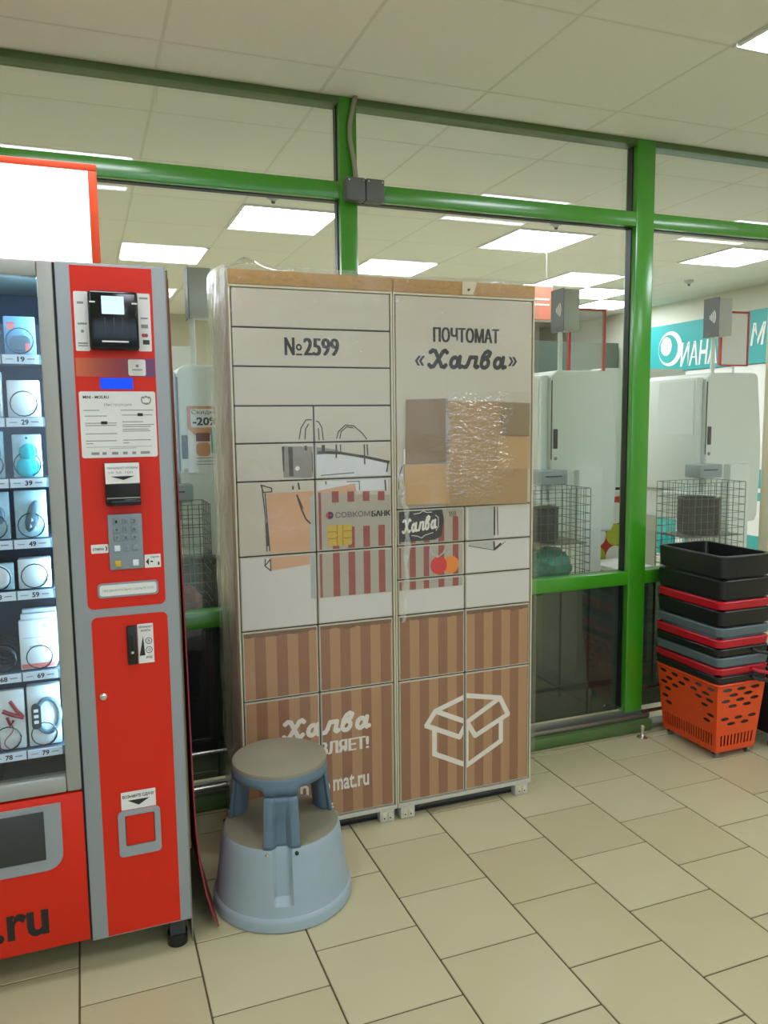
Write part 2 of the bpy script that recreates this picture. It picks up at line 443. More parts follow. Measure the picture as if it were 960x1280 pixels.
for c_ in near_lamps:
    ceil_lamp(*c_, near_lab.get(c_, 'square white recessed lamp in the ceiling on the near side, outside the picture'), 'near ceiling lamps', 'lamp_panel')
for c_ in far_lamps:
    ceil_lamp(*c_, far_lab.get(c_, 'square white recessed lamp far back in the shop ceiling'), 'shop ceiling lamps', 'lamp_panel_shop')

# ---------------- green glazed partition (one frame, its panes are structure windows)
fr = tag(empty('trim_1', (1.75, 3.14, 0)), 'green painted steel frame of the glass partition', kind='structure')
XL, XR = -2.4, 3.40
posts = [(-1.80, 0.072), (-0.42, 0.072), (1.014, 0.074), (2.452, 0.103)]
yb0, yb1 = WY, WY + 0.075
def gpost(x, w):
    p = MB().box(x, x + w, WY - 0.003, yb1 + .004, 0.10, ZC - 0.002, 0.006, 2).build('post', 'green_paint', fr, smooth=True)
    MB().box(x - 0.005, x, GY - .03, GY + 0.004, 0.12, ZC - 0.03).build('gasket', 'black', p)
for x, w in posts: gpost(x, w)
MB().box(XL, XR, yb0, yb1, 2.799, 2.829, 0.004).build('top_beam', 'green_worn', fr, smooth=True)
MB().box(XL, XR, yb0, yb1, 2.437, 2.505, 0.005).build('transom', 'green_paint', fr, smooth=True)
MB().box(XL, XR, GY - .03, GY + .004, 2.4335, 2.437).build('gasket', 'black', fr)
MB().box(XL, XR, yb0 - .002, yb1, 0.746, 0.812, 0.006).build('middle_rail', 'green_paint', fr, smooth=True)
MB().box(XL, 2.60, yb0 - .035, yb1 + .02, 0.0, 0.058, 0.012).build('bottom_rail', 'green_worn', fr, smooth=True)
MB().box(XL, 2.60, yb0 - .012, yb1, 0.058, 0.085, 0.008).build('sill_strip', 'steel_dull', fr, smooth=True)
MB().box(2.60, XR, yb0 - .01, yb1, 0.0, 0.02, 0.004).build('threshold', 'steel_dull', fr, smooth=True)
MB().cyl((XL, 3.10, 0.09), (1.0, 3.10, 0.09), 0.013, 12).build('low_bar', 'steel', fr, smooth=True)
MB().cyl((XL, 3.10, 0.238), (1.0, 3.10, 0.238), 0.009, 12).build('low_bar', 'steel', fr, smooth=True)
MB().box(1.1, 2.45, 3.21, 3.23, 0.225, 0.243).build('low_bar', 'steel_dull', fr)
for z in (0.092, 0.217): MB().box(2.56, XR, 3.10, 3.115, z - .006, z + .006).build('low_bar', 'steel', fr)
MB().box(3.352, 3.40, WY + .01, yb1, 0.02, 2.437, 0.006).build('end_stile', 'cream_edge', fr, smooth=True)
edges = [XL] + [e for x, w in posts for e in (x, x + w)] + [XR - .03]
win = 0
for a, b in zip(edges[0::2], edges[1::2]):
    for z0, z1, m, lab in ((2.505, 2.799, 'pane_glass', 'clear upper pane of the partition'), (0.812, 2.437, 'pane_glass', 'large clear middle pane of the partition'), (0.10, 0.746, 'pane_dark', 'dark tinted lower pane of the partition')):
        win += 1
        tag(BX('window_%d' % win, m, None, a, b, GY - 0.002, GY + 0.002, z0, z1, loc=((a + b) / 2, GY, z0)), lab, kind='structure')

# junction boxes with conduit
jb = tag(empty('junction_box', (1.105, 3.08, 2.42)), 'pair of grey junction boxes on the green post with a cable rising to the ceiling', 'junction box')
for x0, x1 in ((1.026, 1.105), (1.108, 1.186)):
    b = MB().box(x0, x1, 3.055, 3.104, 2.424, 2.512, 0.006).build('box', 'jbox', jb, smooth=True)
    for xs in (x0 + .01, x1 - .01):
        MB().cyl((xs, 3.052, 2.499), (xs, 3.056, 2.499), 0.004, 10).build('screw', 'steel', b)
cab = [(1.075, 3.085, 2.51), (1.068, 3.086, 2.58), (1.052, 3.086, 2.66), (1.053, 3.086, 2.72), (1.066, 3.086, 2.78), (1.078, 3.086, 2.826)]
MB().tube(cab, 0.0095, 10).build('conduit', 'conduit', jb, smooth=True)
# floor bolt
fb = tag(empty('floor_bolt', (2.489, 3.015, 0)), 'small chrome door stop bolt standing on the floor by the green post', 'door stop')
MB().lathe([(0, 0.012), (.022, .012), (.026, .006), (.026, 0)], (2.489, 3.015, 0), 20)
mb = MB(); mb.lathe([(0.026, 0), (.026, .005), (.012, .012), (.009, .02), (.008, .045), (.011, .05), (.011, .062), (.006, .068), (0.0005, .068)], (2.489, 3.015, 0), 20)
mb.build('bolt', 'chrome', fb, smooth=True)

# ================================================================== VENDING MACHINE
VY = 2.247; VX1 = 0.233; VX0 = -0.86; VZ0, VZ1 = 0.10, 1.972
vm = tag(empty('vending_machine', (-0.31, 2.6, 0)), 'red and grey vending machine with lit glass front and keypad column', 'vending machine')
SX = -0.043   # seam between glass door and control column
# carcass: hollow around the display
c = MB()
c.box(SX, VX1 - .003, VY + .03, 3.0, VZ0, VZ1 - .01)            # right column block
c.box(VX0, SX, VY + .42, 3.0, VZ0, VZ1 - .01)                   # back
c.box(VX0, VX0 + .03, VY + .03, VY + .42, VZ0, VZ1 - .01)
c.box(VX0 + .03, SX, VY + .03, VY + .42, VZ1 - .03, VZ1 - .01)
c.box(VX0 + .03, SX, VY + .03, VY + .42, VZ0, 0.56)
c.build('cabinet', 'grey_frame', vm)
BX('liner_back', 'navy_inner', vm, VX0 + .03, SX - .004, VY + .405, VY + .419, .56, VZ1 - .032)
BX('liner_side', 'navy_inner', vm, SX - .012, SX - .001, VY + .045, VY + .405, .56, VZ1 - .032)
BX('liner_floor', 'charcoal', vm, VX0 + .03, SX - .012, VY + .045, VY + .405, .562, .575)
# glass door frame
d = MB(); gx0, gx1, gz0, gz1 = VX0 + .045, -0.0855, 0.592, 1.93
d.box(gx1, SX - .004, VY, VY + .04, .548, VZ1, .006); d.box(VX0, gx0, VY, VY + .04, .548, VZ1, .006)
d.box(gx0, gx1, VY, VY + .04, gz1, VZ1, .006); d.box(gx0, gx1, VY, VY + .04, .548, gz0, .006)
d.build('door_frame', 'grey_frame', vm, smooth=True)
BX('door_glass', 'vending_glass', vm, gx0, gx1, VY + .018, VY + .021, gz0, gz1)
g_ = MB(); g_.box(gx0, gx1, VY + .012, VY + .03, gz0 - .001, gz0 + .006); g_.build('glass_bead', 'steel_dull', vm)
for x in (gx1 + .012, VX0 + .034):
    MB().box(x, x + .012, VY + .045, VY + .057, .70, 1.90).build('led_strip', 'led_cool', vm)
MB().box(gx0, gx1, VY + .05, VY + .062, 1.936, 1.94).build('led_strip', 'led_cool', vm)
# lower red front with hatch
lr = BX('lower_front', 'red', vm, VX0, SX - .004, VY, VY + .03, VZ0 + .004, .543, .003)
hs = MB(); hs.prism(rrect(-.80, -.1045, .335, .523, .045, VY - .0045, 'br'), (0, .006, 0)); hs.build('hatch_surround', 'grey_col', lr)
BX('hatch_flap', 'charcoal', lr, -.76, -.148, VY - .0075, VY - .0035, .368, .507, .002)
text_obj('lettering', 'ink', lr, 's.ru', -.338, -.152, .150, .225, VY - .0012, bold=.028)
BX('seam', 'dark_gap', vm, SX - .004, SX + .001, VY + .004, VY + .03, VZ0, VZ1 - .004)
# control column
cc = BX('control_column', 'grey_col', vm, SX + .001, VX1, VY, VY + .03, VZ0 - .004, VZ1, .004)
up = MB(); up.prism(rrect(-.0065, .1985, 1.052, VZ1 - .008, .016, VY - .0012, ('bl', 'br')), (0, .002, 0)); up = up.build('upper_red_panel', 'red', cc)
lo = MB(); lo.prism(rrect(.0005, .2015, VZ0 + .001, 1.029, .016, VY - .0012, ('tl', 'tr')), (0, .002, 0)); lo = lo.build('lower_red_panel', 'red', cc)
yf = VY - .0012
def flat(name, m, parent, x0, x1, z0, z1, y, r=.004, th=.0008):
    mb = MB(); mb.prism(rrect(x0, x1, z0, z1, r, y - th), (0, th, 0)); return mb.build(name, m, parent)
def col(name): return None
# card reader
cr = MB().box(.034, .158, VY - .034, VY - .001, 1.747, 1.898, .008, 3).build('card_reader', 'black_gloss', vm, smooth=True)
flat('screen', 'screen_pale', cr, .067, .123, 1.838, 1.884, VY - .034, .002)
k = MB()
for x in (.074, .096, .117): k.box(x - .0015, x + .0015, VY - .0348, VY - .034, 1.785, 1.83)
k.build('key_marks', 'charcoal', cr)
flat('slot_light', 'white', cr, .064, .131, 1.766, 1.770, VY - .034, .0015)
flat('led_mark', 'white', cr, .038, .052, 1.866, 1.870, VY - .034, .001); flat('led_mark', 'white', cr, .142, .156, 1.865, 1.869, VY - .034, .001)
sl = flat('payment_sticker', 'white', vm, .000, .035, 1.745, 1.898, yf)
q = MB(); q.disc((.010, yf - .0012, 1.815), .003); q.box(.008, .024, yf - .0012, yf - .001, 1.866, 1.872); q.box(.013, .03, yf - .0012, yf - .001, 1.813, 1.818); q.box(.006, .03, yf - .0012, yf - .001, 1.763, 1.767); q.box(.006, .03, yf - .0012, yf - .001, 1.757, 1.760); q.disc((.018, yf - .0012, 1.796), .004)
q.build('printed_marks', 'ink_grey', sl)
sr = flat('payment_sticker', 'white', vm, .1575, .1915, 1.747, 1.899, yf)
q = MB(); q.box(.164, .186, yf - .0012, yf - .001, 1.884, 1.889); q.box(.166, .184, yf - .0012, yf - .001, 1.832, 1.836); q.box(.166, .184, yf - .0012, yf - .001, 1.808, 1.818); q.build('printed_marks', 'ink_grey', sr)
MB().disc((.171, yf - .0012, 1.789), .005).build('printed_mark', 'mc_red', sr); MB().disc((.178, yf - .0013, 1.789), .005).build('printed_mark', 'band_mauve', sr)
flat('printed_mark', 'charcoal', sr, .169, .186, 1.765, 1.777, yf - .0008, .001)
bd = flat('colour_band', 'band_blend', vm, -.003, .1965, 1.679, 1.727, yf, .001)
sq = flat('square_sticker', 'white', vm, .128, .173, 1.682, 1.725, yf - .0008, .005)
q = MB(); q.box(.138, .164, yf - .0028, yf - .0018, 1.696, 1.699); q.disc((.151, yf - .0024, 1.708), .004); q.build('printed_marks', 'ink_grey', sq)
lc = flat('display_window', 'screen_blue', vm, .055, .138, 1.646, 1.676, yf, .001)
# instruction sheet
ins = flat('instruction_sheet', 'white', vm, .0005, .1945, 1.464, 1.640, yf, .006)
yi = yf - .0011
text_obj('lettering', 'ink', ins, 'MINI - MOS.RU', .010, .075, 1.621, 1.629, yi, bold=.03)
text_obj('lettering', 'ink_grey', ins, 'Инструкция', .062, .132, 1.600, 1.609, yi)
q = MB()
for i, (a, b, z) in enumerate(((.010, .05, 1.589), (.012, .068, 1.574), (.012, .092, 1.555), (.012, .09, 1.549), (.012, .092, 1.527), (.012, .09, 1.508), (.012, .03, 1.501), (.103, .188, 1.589), (.106, .185, 1.576), (.106, .16, 1.558), (.106, .188, 1.550), (.106, .18, 1.545), (.106, .175, 1.538), (.106, .178, 1.533), (.106, .178, 1.509), (.106, .122, 1.502), (.012, .18, 1.492), (.07, .14, 1.488))):
    q.box(a, b, yi, yi + .0003, z, z + (.0022 if i < 16 else .0012))
for a, b in ((.024, .044), (.052, .062), (.076, .092), (.104, .116), (.128, .138), (.15, .174)): q.box(a, b, yi, yi + .0003, 1.472, 1.479)
q.build('printed_lines', 'ink_grey', ins)
q = MB(); q.box(.052, .068, yi - .0002, yi, 1.553, 1.561); q.box(.146, .16, yi - .0002, yi, 1.574, 1.582); q.build('printed_marks', 'ink', ins)
em = MB(); em.tube([(.170 + .012 * math.cos(a), yi, 1.618 - .012 * math.sin(a)) for a in [math.radians(t) for t in range(-40, 221, 20)]], .0016, 6); em.build('emblem', 'ink_grey', ins)
q = MB(); [q.disc((x, yi, z), .0032) for x, z in ((.1635, 1.624), (.1765, 1.624), (.17, 1.626))]; q.box(.16, .18, yi, yi + .0003, 1.607, 1.610); q.build('emblem', 'ink_grey', ins)
# bill acceptor
ba = MB().box(.0535, .1435, VY - .03, VY - .001, 1.335, 1.451, .006).build('bill_acceptor', 'black', vm, smooth=True)
lb = MB(); lb.face([(.055, VY - .0305, 1.45), (.142, VY - .0305, 1.45), (.142, VY - .0355, 1.396), (.055, VY - .0355, 1.396)]); lb.face([(.055, VY - .0355, 1.396), (.142, VY - .0355, 1.396), (.142, VY - .03, 1.394), (.055, VY - .03, 1.394)]); lb = lb.build('label_plate', 'white', ba)
q = MB(); q.face([(.068, VY - .0362, 1.415), (.13, VY - .0362, 1.415), (.10, VY - .0364, 1.405)]); q.build('arrow', 'ink', lb)
text_obj('lettering', 'ink_grey', lb, 'ПРИНИМАЕТ КУПЮРЫ', .06, .138, 1.434, 1.440, VY - .0345, bold=.02)
text_obj('lettering', 'ink_grey', lb, '10 50 100', .064, .125, 1.422, 1.428, VY - .0352)
BX('bill_slot', 'steel_dull', ba, .056, .142, VY - .036, VY - .029, 1.354, 1.358, .001)
BX('bill_lip', 'black_gloss', ba, .054, .143, VY - .040, VY - .028, 1.336, 1.353, .003)
# keypad
kp = MB().box(.0555, .1445, VY - .008, VY - .001, 1.158, 1.310, .003).build('keypad', 'grey_plate', vm, smooth=True)
for r in range(4):
    for cx_ in range(3):
        x = .077 + .023 * cx_; z = 1.291 - .0225 * r - (.006 if r == 3 else 0)
        kk = MB().box(x - .0075, x + .0075, VY - .0125, VY - .008, z - .008, z + .008, .002).build('key', 'grey_plate' if (r, cx_) != (3, 0) else 'white_tag', kp, smooth=True)
        if r < 3: text_obj('numeral', 'ink', kk, str(r * 3 + cx_ + 1), x - .003, x + .003, z - .004, z + .004, VY - .0128)
        elif cx_ == 1: text_obj('numeral', 'ink', kk, '0', x - .003, x + .003, z - .004, z + .004, VY - .0128)
for x, m in ((.077, 'yellow_key'), (.123, 'white_tag')):
    MB().box(x - .008, x + .008, VY - .0125, VY - .008, 1.167, 1.184, .002).build('key', m, kp, smooth=True)
s1 = flat('cancel_sticker', 'white', vm, .010, .054, 1.206, 1.230, yf, .003); text_obj('lettering', 'ink', s1, 'ОТМЕНА', .014, .043, 1.214, 1.221, yi, bold=.03)
q = MB(); q.face([(.046, yi, 1.224), (.049, yi, 1.224), (.052, yi, 1.218), (.049, yi, 1.212), (.046, yi, 1.212), (.049, yi, 1.218)]); q.build('arrow', 'ink', s1)
s2 = flat('change_sticker', 'white', vm, .147, .190, 1.157, 1.194, yf, .002); text_obj('lettering', 'ink', s2, 'СДАЧА', .163, .186, 1.183, 1.189, yi, bold=.02)
q = MB(); q.face([(.150, yi, 1.174), (.158, yi, 1.184), (.158, yi, 1.164)]); q.box(.162, .169, yi, yi + .0002, 1.172, 1.176); q.box(.182, .186, yi, yi + .0002, 1.163, 1.172); q.build('arrow', 'ink', s2)
pl = flat('name_plate', 'grey_plate', vm, .021, .180, 1.082, 1.122, yf, .010, .003); p2 = flat('plate_inset', 'white', pl, .026, .175, 1.087, 1.117, yf - .003, .007)
text_obj('lettering', 'ink_grey', p2, 'ПРЕДВАРИТЕЛЬНО СВЕРЬТЕ КОД', .034, .168, 1.098, 1.105, yf - .0045)
# coin unit, lock, change return
cu_ = MB().box(.090, .117, VY - .012, VY - .001, .889, .999, .003).build('coin_slot', 'black', vm, smooth=True)
BX('coin_gap', 'dark_gap', cu_, .101, .105, VY - .0135, VY - .0115, .915, .975); flat('release_button', 'steel', cu_, .099, .107, .921, .928, VY - .0135, .002)
cl = flat('coin_label', 'white', vm, .119, .161, .888, 1.000, yf, .002)
text_obj('lettering', 'ink', cl, 'ПРИНИМАЕТ', .122, .158, .988, .994, yi, bold=.02); text_obj('lettering', 'ink', cl, 'МОНЕТЫ', .128, .153, .978, .984, yi, bold=.02)
q = MB(); q.face([(.133, yi, .966), (.137, yi, .91), (.122, yi, .91)]); q.build('arrow', 'ink', cl)
for z, t in ((.951, '5'), (.925, '10')):
    q = MB(); q.tube([(.148 + .0085 * math.cos(a * .3927), yi, z + .0085 * math.sin(a * .3927)) for a in range(16)], .0009, 5, closed=True); q.build('printed_ring', 'ink', cl)
    text_obj('numeral', 'ink', cl, t, .1445, .1515, z - .004, z + .004, yi)
text_obj('lettering', 'ink', cl, 'РУБ', .140, .156, .900, .907, yi, bold=.02)
mb = MB(); mb.tube([(.021, VY - .001, .807), (.021, VY - .007, .807), (.021, VY - .009, .807)], [.0095, .0095, .006], 20); mb.build('lock', 'chrome', vm, smooth=True)
rl = flat('return_label', 'white', vm, .053, .147, .468, .520, yf, .002); text_obj('lettering', 'ink', rl, 'ВОЗЬМИТЕ СДАЧУ', .057, .143, .500, .511, yi, bold=.03)
q = MB(); q.face([(.07, yi, .495), (.13, yi, .495), (.10, yi, .478)]); q.build('arrow', 'ink', rl)
rf = MB(); 
ro, ri = rrect(.042, .157, .331, .466, .012, VY - .006), rrect(.061, .141, .361, .452, .004, VY - .006)
n = len(ro)
vo = [rf.bm.verts.new(p) for p in ro]; vi = [rf.bm.verts.new(p) for p in ri]; vb = [rf.bm.verts.new((p[0], VY - .001, p[2])) for p in ro]; vc = [rf.bm.verts.new((p[0], VY - .0012, p[2])) for p in ri]
for i in range(n):
    j = (i + 1) % n
    rf.bm.faces.new((vo[i], vo[j], vi[j], vi[i])); rf.bm.faces.new((vo[i], vb[i], vb[j], vo[j])); rf.bm.faces.new((vi[i], vi[j], vc[j], vc[i]))
rf = rf.build('return_frame', 'grey_col', vm)
BX('return_flap', 'red', rf, .063, .139, VY - .004, VY - .0015, .363, .450)
BX('return_gap', 'dark_gap', rf, .061, .141, VY - .0014, VY - .0012, .361, .452)
# side sheets, feet, header
BX('side_panel', 'steel_dull', vm, VX1 + .001, VX1 + .005, VY + .02, 2.98, .012, VZ1 - .01)
BX('edge_trim', 'kraft_torn', vm, VX1 + .0055, VX1 + .010, VY + .03, 2.9, .30, VZ1 - .004)
sh = MB(); prof = [(VX1 + .011, 1.95), (VX1 + .016, 1.4), (VX1 + .022, .8), (VX1 + .024, .5), (VX1 + .028, .33), (VX1 + .036, .22), (VX1 + .052, .12), (VX1 + .070, .05), (VX1 + .084, .012)]
pa = [(x, VY + .06, z) for x, z in prof] + [(x + .004, VY + .06, z + .001) for x, z in prof[::-1]]
sh.prism(pa, (0, .55, 0)); sh.build('loose_side_sheet', 'prod_wine', vm)
for fx, fy in ((.195, 2.30), (.195, 2.92), (-.82, 2.30), (-.82, 2.92)):
    ft = MB().box(fx - .022, fx + .022, fy - .022, fy + .022, .035, VZ0).build('foot', 'charcoal', vm)
    MB().cyl((fx, fy, 0), (fx, fy, .036), .03, 18).build('foot_pad', 'black', ft, smooth=True)
hd = MB(); hx0, hx1, hz0, hz1 = -.86, .073, 1.973, 2.222
HY = VY + .005
hd.box(hx0, hx1, HY, HY + .02, hz1 - .018, hz1, .003); hd.box(hx1 - .022, hx1, HY, HY + .02, hz0, hz1 - .018, .003); hd.box(hx0, hx0 + .022, HY, HY + .02, hz0, hz1 - .018, .003)
hd.box(hx0 + .01, hx1 - .006, HY + .02, HY + .16, hz0, hz1 - .006)
hd = hd.build('header_lightbox', 'red_orange', vm, smooth=True)
BX('lit_panel', 'lightbox_white', hd, hx0 + .022, hx1 - .022, HY + .004, HY + .018, hz0 + .001, hz1 - .018)

# shelves, spirals, tags
shelf_z = [1.738, 1.574, 1.413, 1.249, 1.110, .884, .664]
TY = VY + .052        # tray front
cols = [-.137, -.229, -.321, -.413, -.505]
names = ['19', '29', '39', '49', '59', '69', '79']
for i, z in enumerate(shelf_z):
    sf = MB(); sf.box(gx0 + .01, SX - .014, TY + .004, VY + .40, z - .012, z - .004); sf.box(gx0 + .01, SX - .014, TY, TY + .006, z - .026, z)
    sf = sf.build('shelf', 'tray', vm)
    for ci, cx_ in enumerate(cols):
        tg = MB().box(cx_ - .044, cx_ + .044, TY - .002, TY, z - .0245, z - .001).build('price_tag', 'white_tag', sf)
        if ci < 2:
            text_obj('numeral', 'ink', sf, str((i + 1) * 10 + 9 - ci), cx_ - .008, cx_ + .010, z - .020, z - .006, TY - .0026, bold=.03)
            q = MB(); q.box(cx_ + .016, cx_ + .034, TY - .0026, TY - .0022, z - .014, z - .011); q.box(cx_ - .036, cx_ - .018, TY - .0026, TY - .0022, z - .014, z - .012)
            q.build('printed_lines', 'ink_grey', sf)
        # wire spiral around the goods
        if ci < 3:
            path = []
            R_ = .033
            for t in range(0, 97):
                a = t / 16 * 2 * math.pi * 1.0 - 1.2
                path.append((cx_ + R_ * math.cos(a), TY + .008 + (t * .0004 if t < 16 else .0064 + (t - 16) * .0026), z + R_ + .003 + R_ * math.sin(a)))
            MB().tube(path, .0016, 5).build('spiral', 'black', sf, smooth=True)
# goods
def good(name, cx_, z, w, h, m, label, cat, d_=.018, y=None, extra=None, bev=.003):
    y = TY + .022 if y is None else y
    r = tag(empty(name, (cx_, y + d_ / 2, z)), label, cat, 'goods in the vending machine')
    MB().box(cx_ - w / 2, cx_ + w / 2, y, y + d_, z, z + h, bev).build('pack', m, r, smooth=True)
    if extra: extra(r, cx_, y, z, w, h)
    return r
def x_hang(r, cx_, y, z, w, h):
    MB().disc((cx_, y - .0006, z + h - .010), .003).build('hang_hole', 'ink', r)
def x_blue(r, cx_, y, z, w, h):
    q = MB(); q.prism(rrect(cx_ - .026, cx_ + .026, z + .012, z + .05, .016, y - .006), (0, .006, 0)); q.build('blister', 'prod_grey', r)
    flat('red_print', 'prod_pink', r, cx_ + .012, cx_ + .024, z + .008, z + .03, y - .006, .001); flat('red_print', 'prod_pink', r, cx_ - .03, cx_ - .012, z + .066, z + .085, y, .001)
def x_turq(r, cx_, y, z, w, h):
    x_hang(r, cx_, y, z, w, h)
    q = MB()
    for c_, rr in (((cx_, y - .006, z + .028), .030), ((cx_ + .003, y - .006, z + .068), .024)):
        q.lathe([(rr, 0)], c_, 6)
        bmesh.ops.create_icosphere(q.bm, subdivisions=2, radius=1, matrix=Matrix.Translation(c_) @ Matrix.Diagonal((rr, .012, rr, 1)))
    q.build('case', 'prod_turq', r, smooth=True, angle=80)
def x_phones(r, cx_, y, z, w, h):
    q = MB(); bmesh.ops.create_icosphere(q.bm, subdivisions=2, radius=1, matrix=Matrix.Translation((cx_ + .004, y - .004, z + .06)) @ Matrix.Rotation(.25, 4, 'Y') @ Matrix.Diagonal((.017, .010, .045, 1)))
    q.build('device', 'prod_grey', r, smooth=True, angle=80)
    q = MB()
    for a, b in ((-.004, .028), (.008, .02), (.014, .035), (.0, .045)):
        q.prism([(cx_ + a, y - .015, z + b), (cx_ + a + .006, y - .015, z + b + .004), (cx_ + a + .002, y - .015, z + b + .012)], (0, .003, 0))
    q.build('glints', 'white', r)  # highlights on the wrapper, modelled as white slivers
def x_grey(r, cx_, y, z, w, h):
    q = MB()
    for dx, dz, a, b in ((-.01, .03, .022, .02), (.012, .065, .018, .026)):
        bmesh.ops.create_icosphere(q.bm, subdivisions=2, radius=1, matrix=Matrix.Translation((cx_ + dx, y - .003, z + dz)) @ Matrix.Diagonal((a, .01, b, 1)))
    q.build('blister', 'prod_grey', r, smooth=True, angle=80)
def x_print(r, cx_, y, z, w, h):
    flat('red_edge', 'prod_pink', r, cx_ - w / 2 + .003, cx_ + w / 2 - .003, z + .004, z + .016, y, .001)
    q = MB(); q.disc((cx_ + .022, y - .0006, z + h - .018), .008); q.box(cx_ - .02, cx_ + .012, y - .0008, y - .0004, z + .06, z + .066); q.box(cx_ - .036, cx_ + .034, y - .0008, y - .0004, z + .088, z + .090); q.build('printed_marks', 'bag_shade', r)
def x_earphones(r, cx_, y, z, w, h):
    q = MB(); q.tube([(cx_ - .002, y - .003, z + h - .03), (cx_ + .014, y - .003, z + h - .06), (cx_ + .026, y - .003, z + h - .075)], .005, 8)
    q.tube([(cx_ - .022, y - .003, z + h - .056), (cx_ + .004, y - .003, z + h - .07), (cx_ + .03, y - .003, z + h - .08)], .006, 8); q.tube([(cx_ - .012, y - .003, z + h - .075), (cx_ - .004, y - .003, z + h - .10), (cx_ + .004, y - .003, z + h - .085)], .004, 8)
    q.build('earbuds', 'prod_wine', r, smooth=True)
    q = MB(); q.tube([(cx_ - .01 + .012 * math.sin(a * .5), y - .002, z + h - .09 - a * .006) for a in range(14)], .0012, 5); q.build('cord', 'prod_wine', r)
def x_watch(r, cx_, y, z, w, h):
    q = MB(); q.tube([(cx_ + .010 + .030 * math.cos(a), y - .003, z + .085 + .048 * math.sin(a)) for a in [i * math.pi / 12 for i in range(24)]], .0065, 8, closed=True); q.build('strap', 'prod_grey', r, smooth=True)
    q = MB(); q.prism(rrect(cx_ - .032, cx_ - .008, z + .052, z + .122, .011, y - .012), (0, .011, 0)); cs = q.build('watch_case', 'charcoal', r)
    for z_ in (.068, .084, .1): flat('display_digit', 'white', cs, cx_ - .026, cx_ - .014, z + z_, z + z_ + .009, y - .012, .002)
V = []
A, B = cols[0], cols[1]
good('accessory_pack', A, shelf_z[0], .076, .100, 'prod_blue', 'blue blister pack on the topmost shelf of the vending machine', 'pack', extra=x_blue)
good('accessory_box', B, shelf_z[0], .07, .10, 'white', 'white box left of the blue blister pack on the topmost shelf', 'box')
good('charger_box', A, shelf_z[1], .080, .098, 'white', 'plain white square box at the right end of the second vending shelf', 'box', d_=.04)
good('charger_box', B, shelf_z[1], .080, .120, 'white', 'taller white box cut by the picture edge on the second vending shelf', 'box', d_=.04)
good('phone_case_pack', A, shelf_z[2], .072, .116, 'prod_clear', 'bag holding a round turquoise item on the third vending shelf', 'pack', extra=x_turq)
good('accessory_pack', B, shelf_z[2], .072, .125, 'prod_clear', 'clear bag left of the turquoise item on the third vending shelf', 'pack', extra=x_grey)
good('gadget_pack', A, shelf_z[3], .080, .130, 'prod_clear', 'clear bag with dark oval device at the right end of the fourth vending shelf', 'pack', extra=x_phones)
good('accessory_pack', B, shelf_z[3], .080, .128, 'prod_clear', 'clear pack with grey item, second from right on the fourth vending shelf', 'pack', extra=x_grey)
good('charger_box', A, shelf_z[4], .082, .082, 'white', 'low white box at the right end of the fifth vending shelf', 'box', d_=.04)
r = good('round_pack', B, shelf_z[4], .082, .074, 'prod_clear', 'pack with a white round puck on the fifth vending shelf', 'pack')
mb = MB(); bmesh.ops.create_icosphere(mb.bm, subdivisions=3, radius=1, matrix=Matrix.Translation((B, TY + .02, shelf_z[4] + .038)) @ Matrix.Diagonal((.036, .012, .034, 1))); mb.build('puck', 'white', r, smooth=True, angle=80)
for kx, (dx, dz, dy) in enumerate(((0, 0, 0), (.004, .012, .026), (.007, .020, .052))):
    good('flat_box', A - .004 + dx, shelf_z[5], .090, .138 + dz, 'white', ('front white box with red lower edge on the sixth vending shelf', 'middle white box of three behind one another on the sixth vending shelf', 'rearmost white box of three on the sixth vending shelf')[kx], 'box', d_=.02, y=TY + .022 + dy, extra=x_print if kx == 0 else None)
good('earphone_pack', B + .012, shelf_z[6], .066, .168, 'white', 'tall pack with wine red earphones on the bottom vending shelf', 'pack', extra=x_earphones)
good('watch_box', A + .002, shelf_z[6], .084, .172, 'white', 'white box picturing a dark fitness watch on the bottom vending shelf', 'box', d_=.03, extra=x_watch)

# ================================================================== PARCEL LOCKERS
LY = 2.727; LD = 0.355
ZT, ZB = 2.069, 0.066
SK = []          # printed artwork, filled below: (name, material, layer, MB)
def art(name, m, layer): 
    b = MB(); SK.append((name, m, layer, b)); return b
DYC = [0]
def next_dy():
    DYC[0] = (DYC[0] + 1) % 97; return DYC[0] * 2.2e-6
def P3(pts):
    d_ = next_dy(); return [(x, LY - d_, z) for x, z in pts]
def poly(b, pts): b.face(P3(pts))
def stroke(b, pts, w):
    for (x0, z0), (x1, z1) in zip(pts, pts[1:]):
        dx, dz = x1 - x0, z1 - z0; l = math.hypot(dx, dz) or 1; nx, nz = -dz / l * w / 2, dx / l * w / 2
        ex, ez = dx / l * w * .25, dz / l * w * .25
        poly(b, [(x0 + nx - ex, z0 + nz - ez), (x1 + nx + ex, z1 + nz + ez), (x1 - nx + ex, z1 - nz + ez), (x0 - nx - ex, z0 - nz - ez)])
def brush(b, pts, w):
    stroke(b, pts, w)
    for x, z in pts:
        b.disc((x, LY - next_dy(), z), w / 2, n=12)
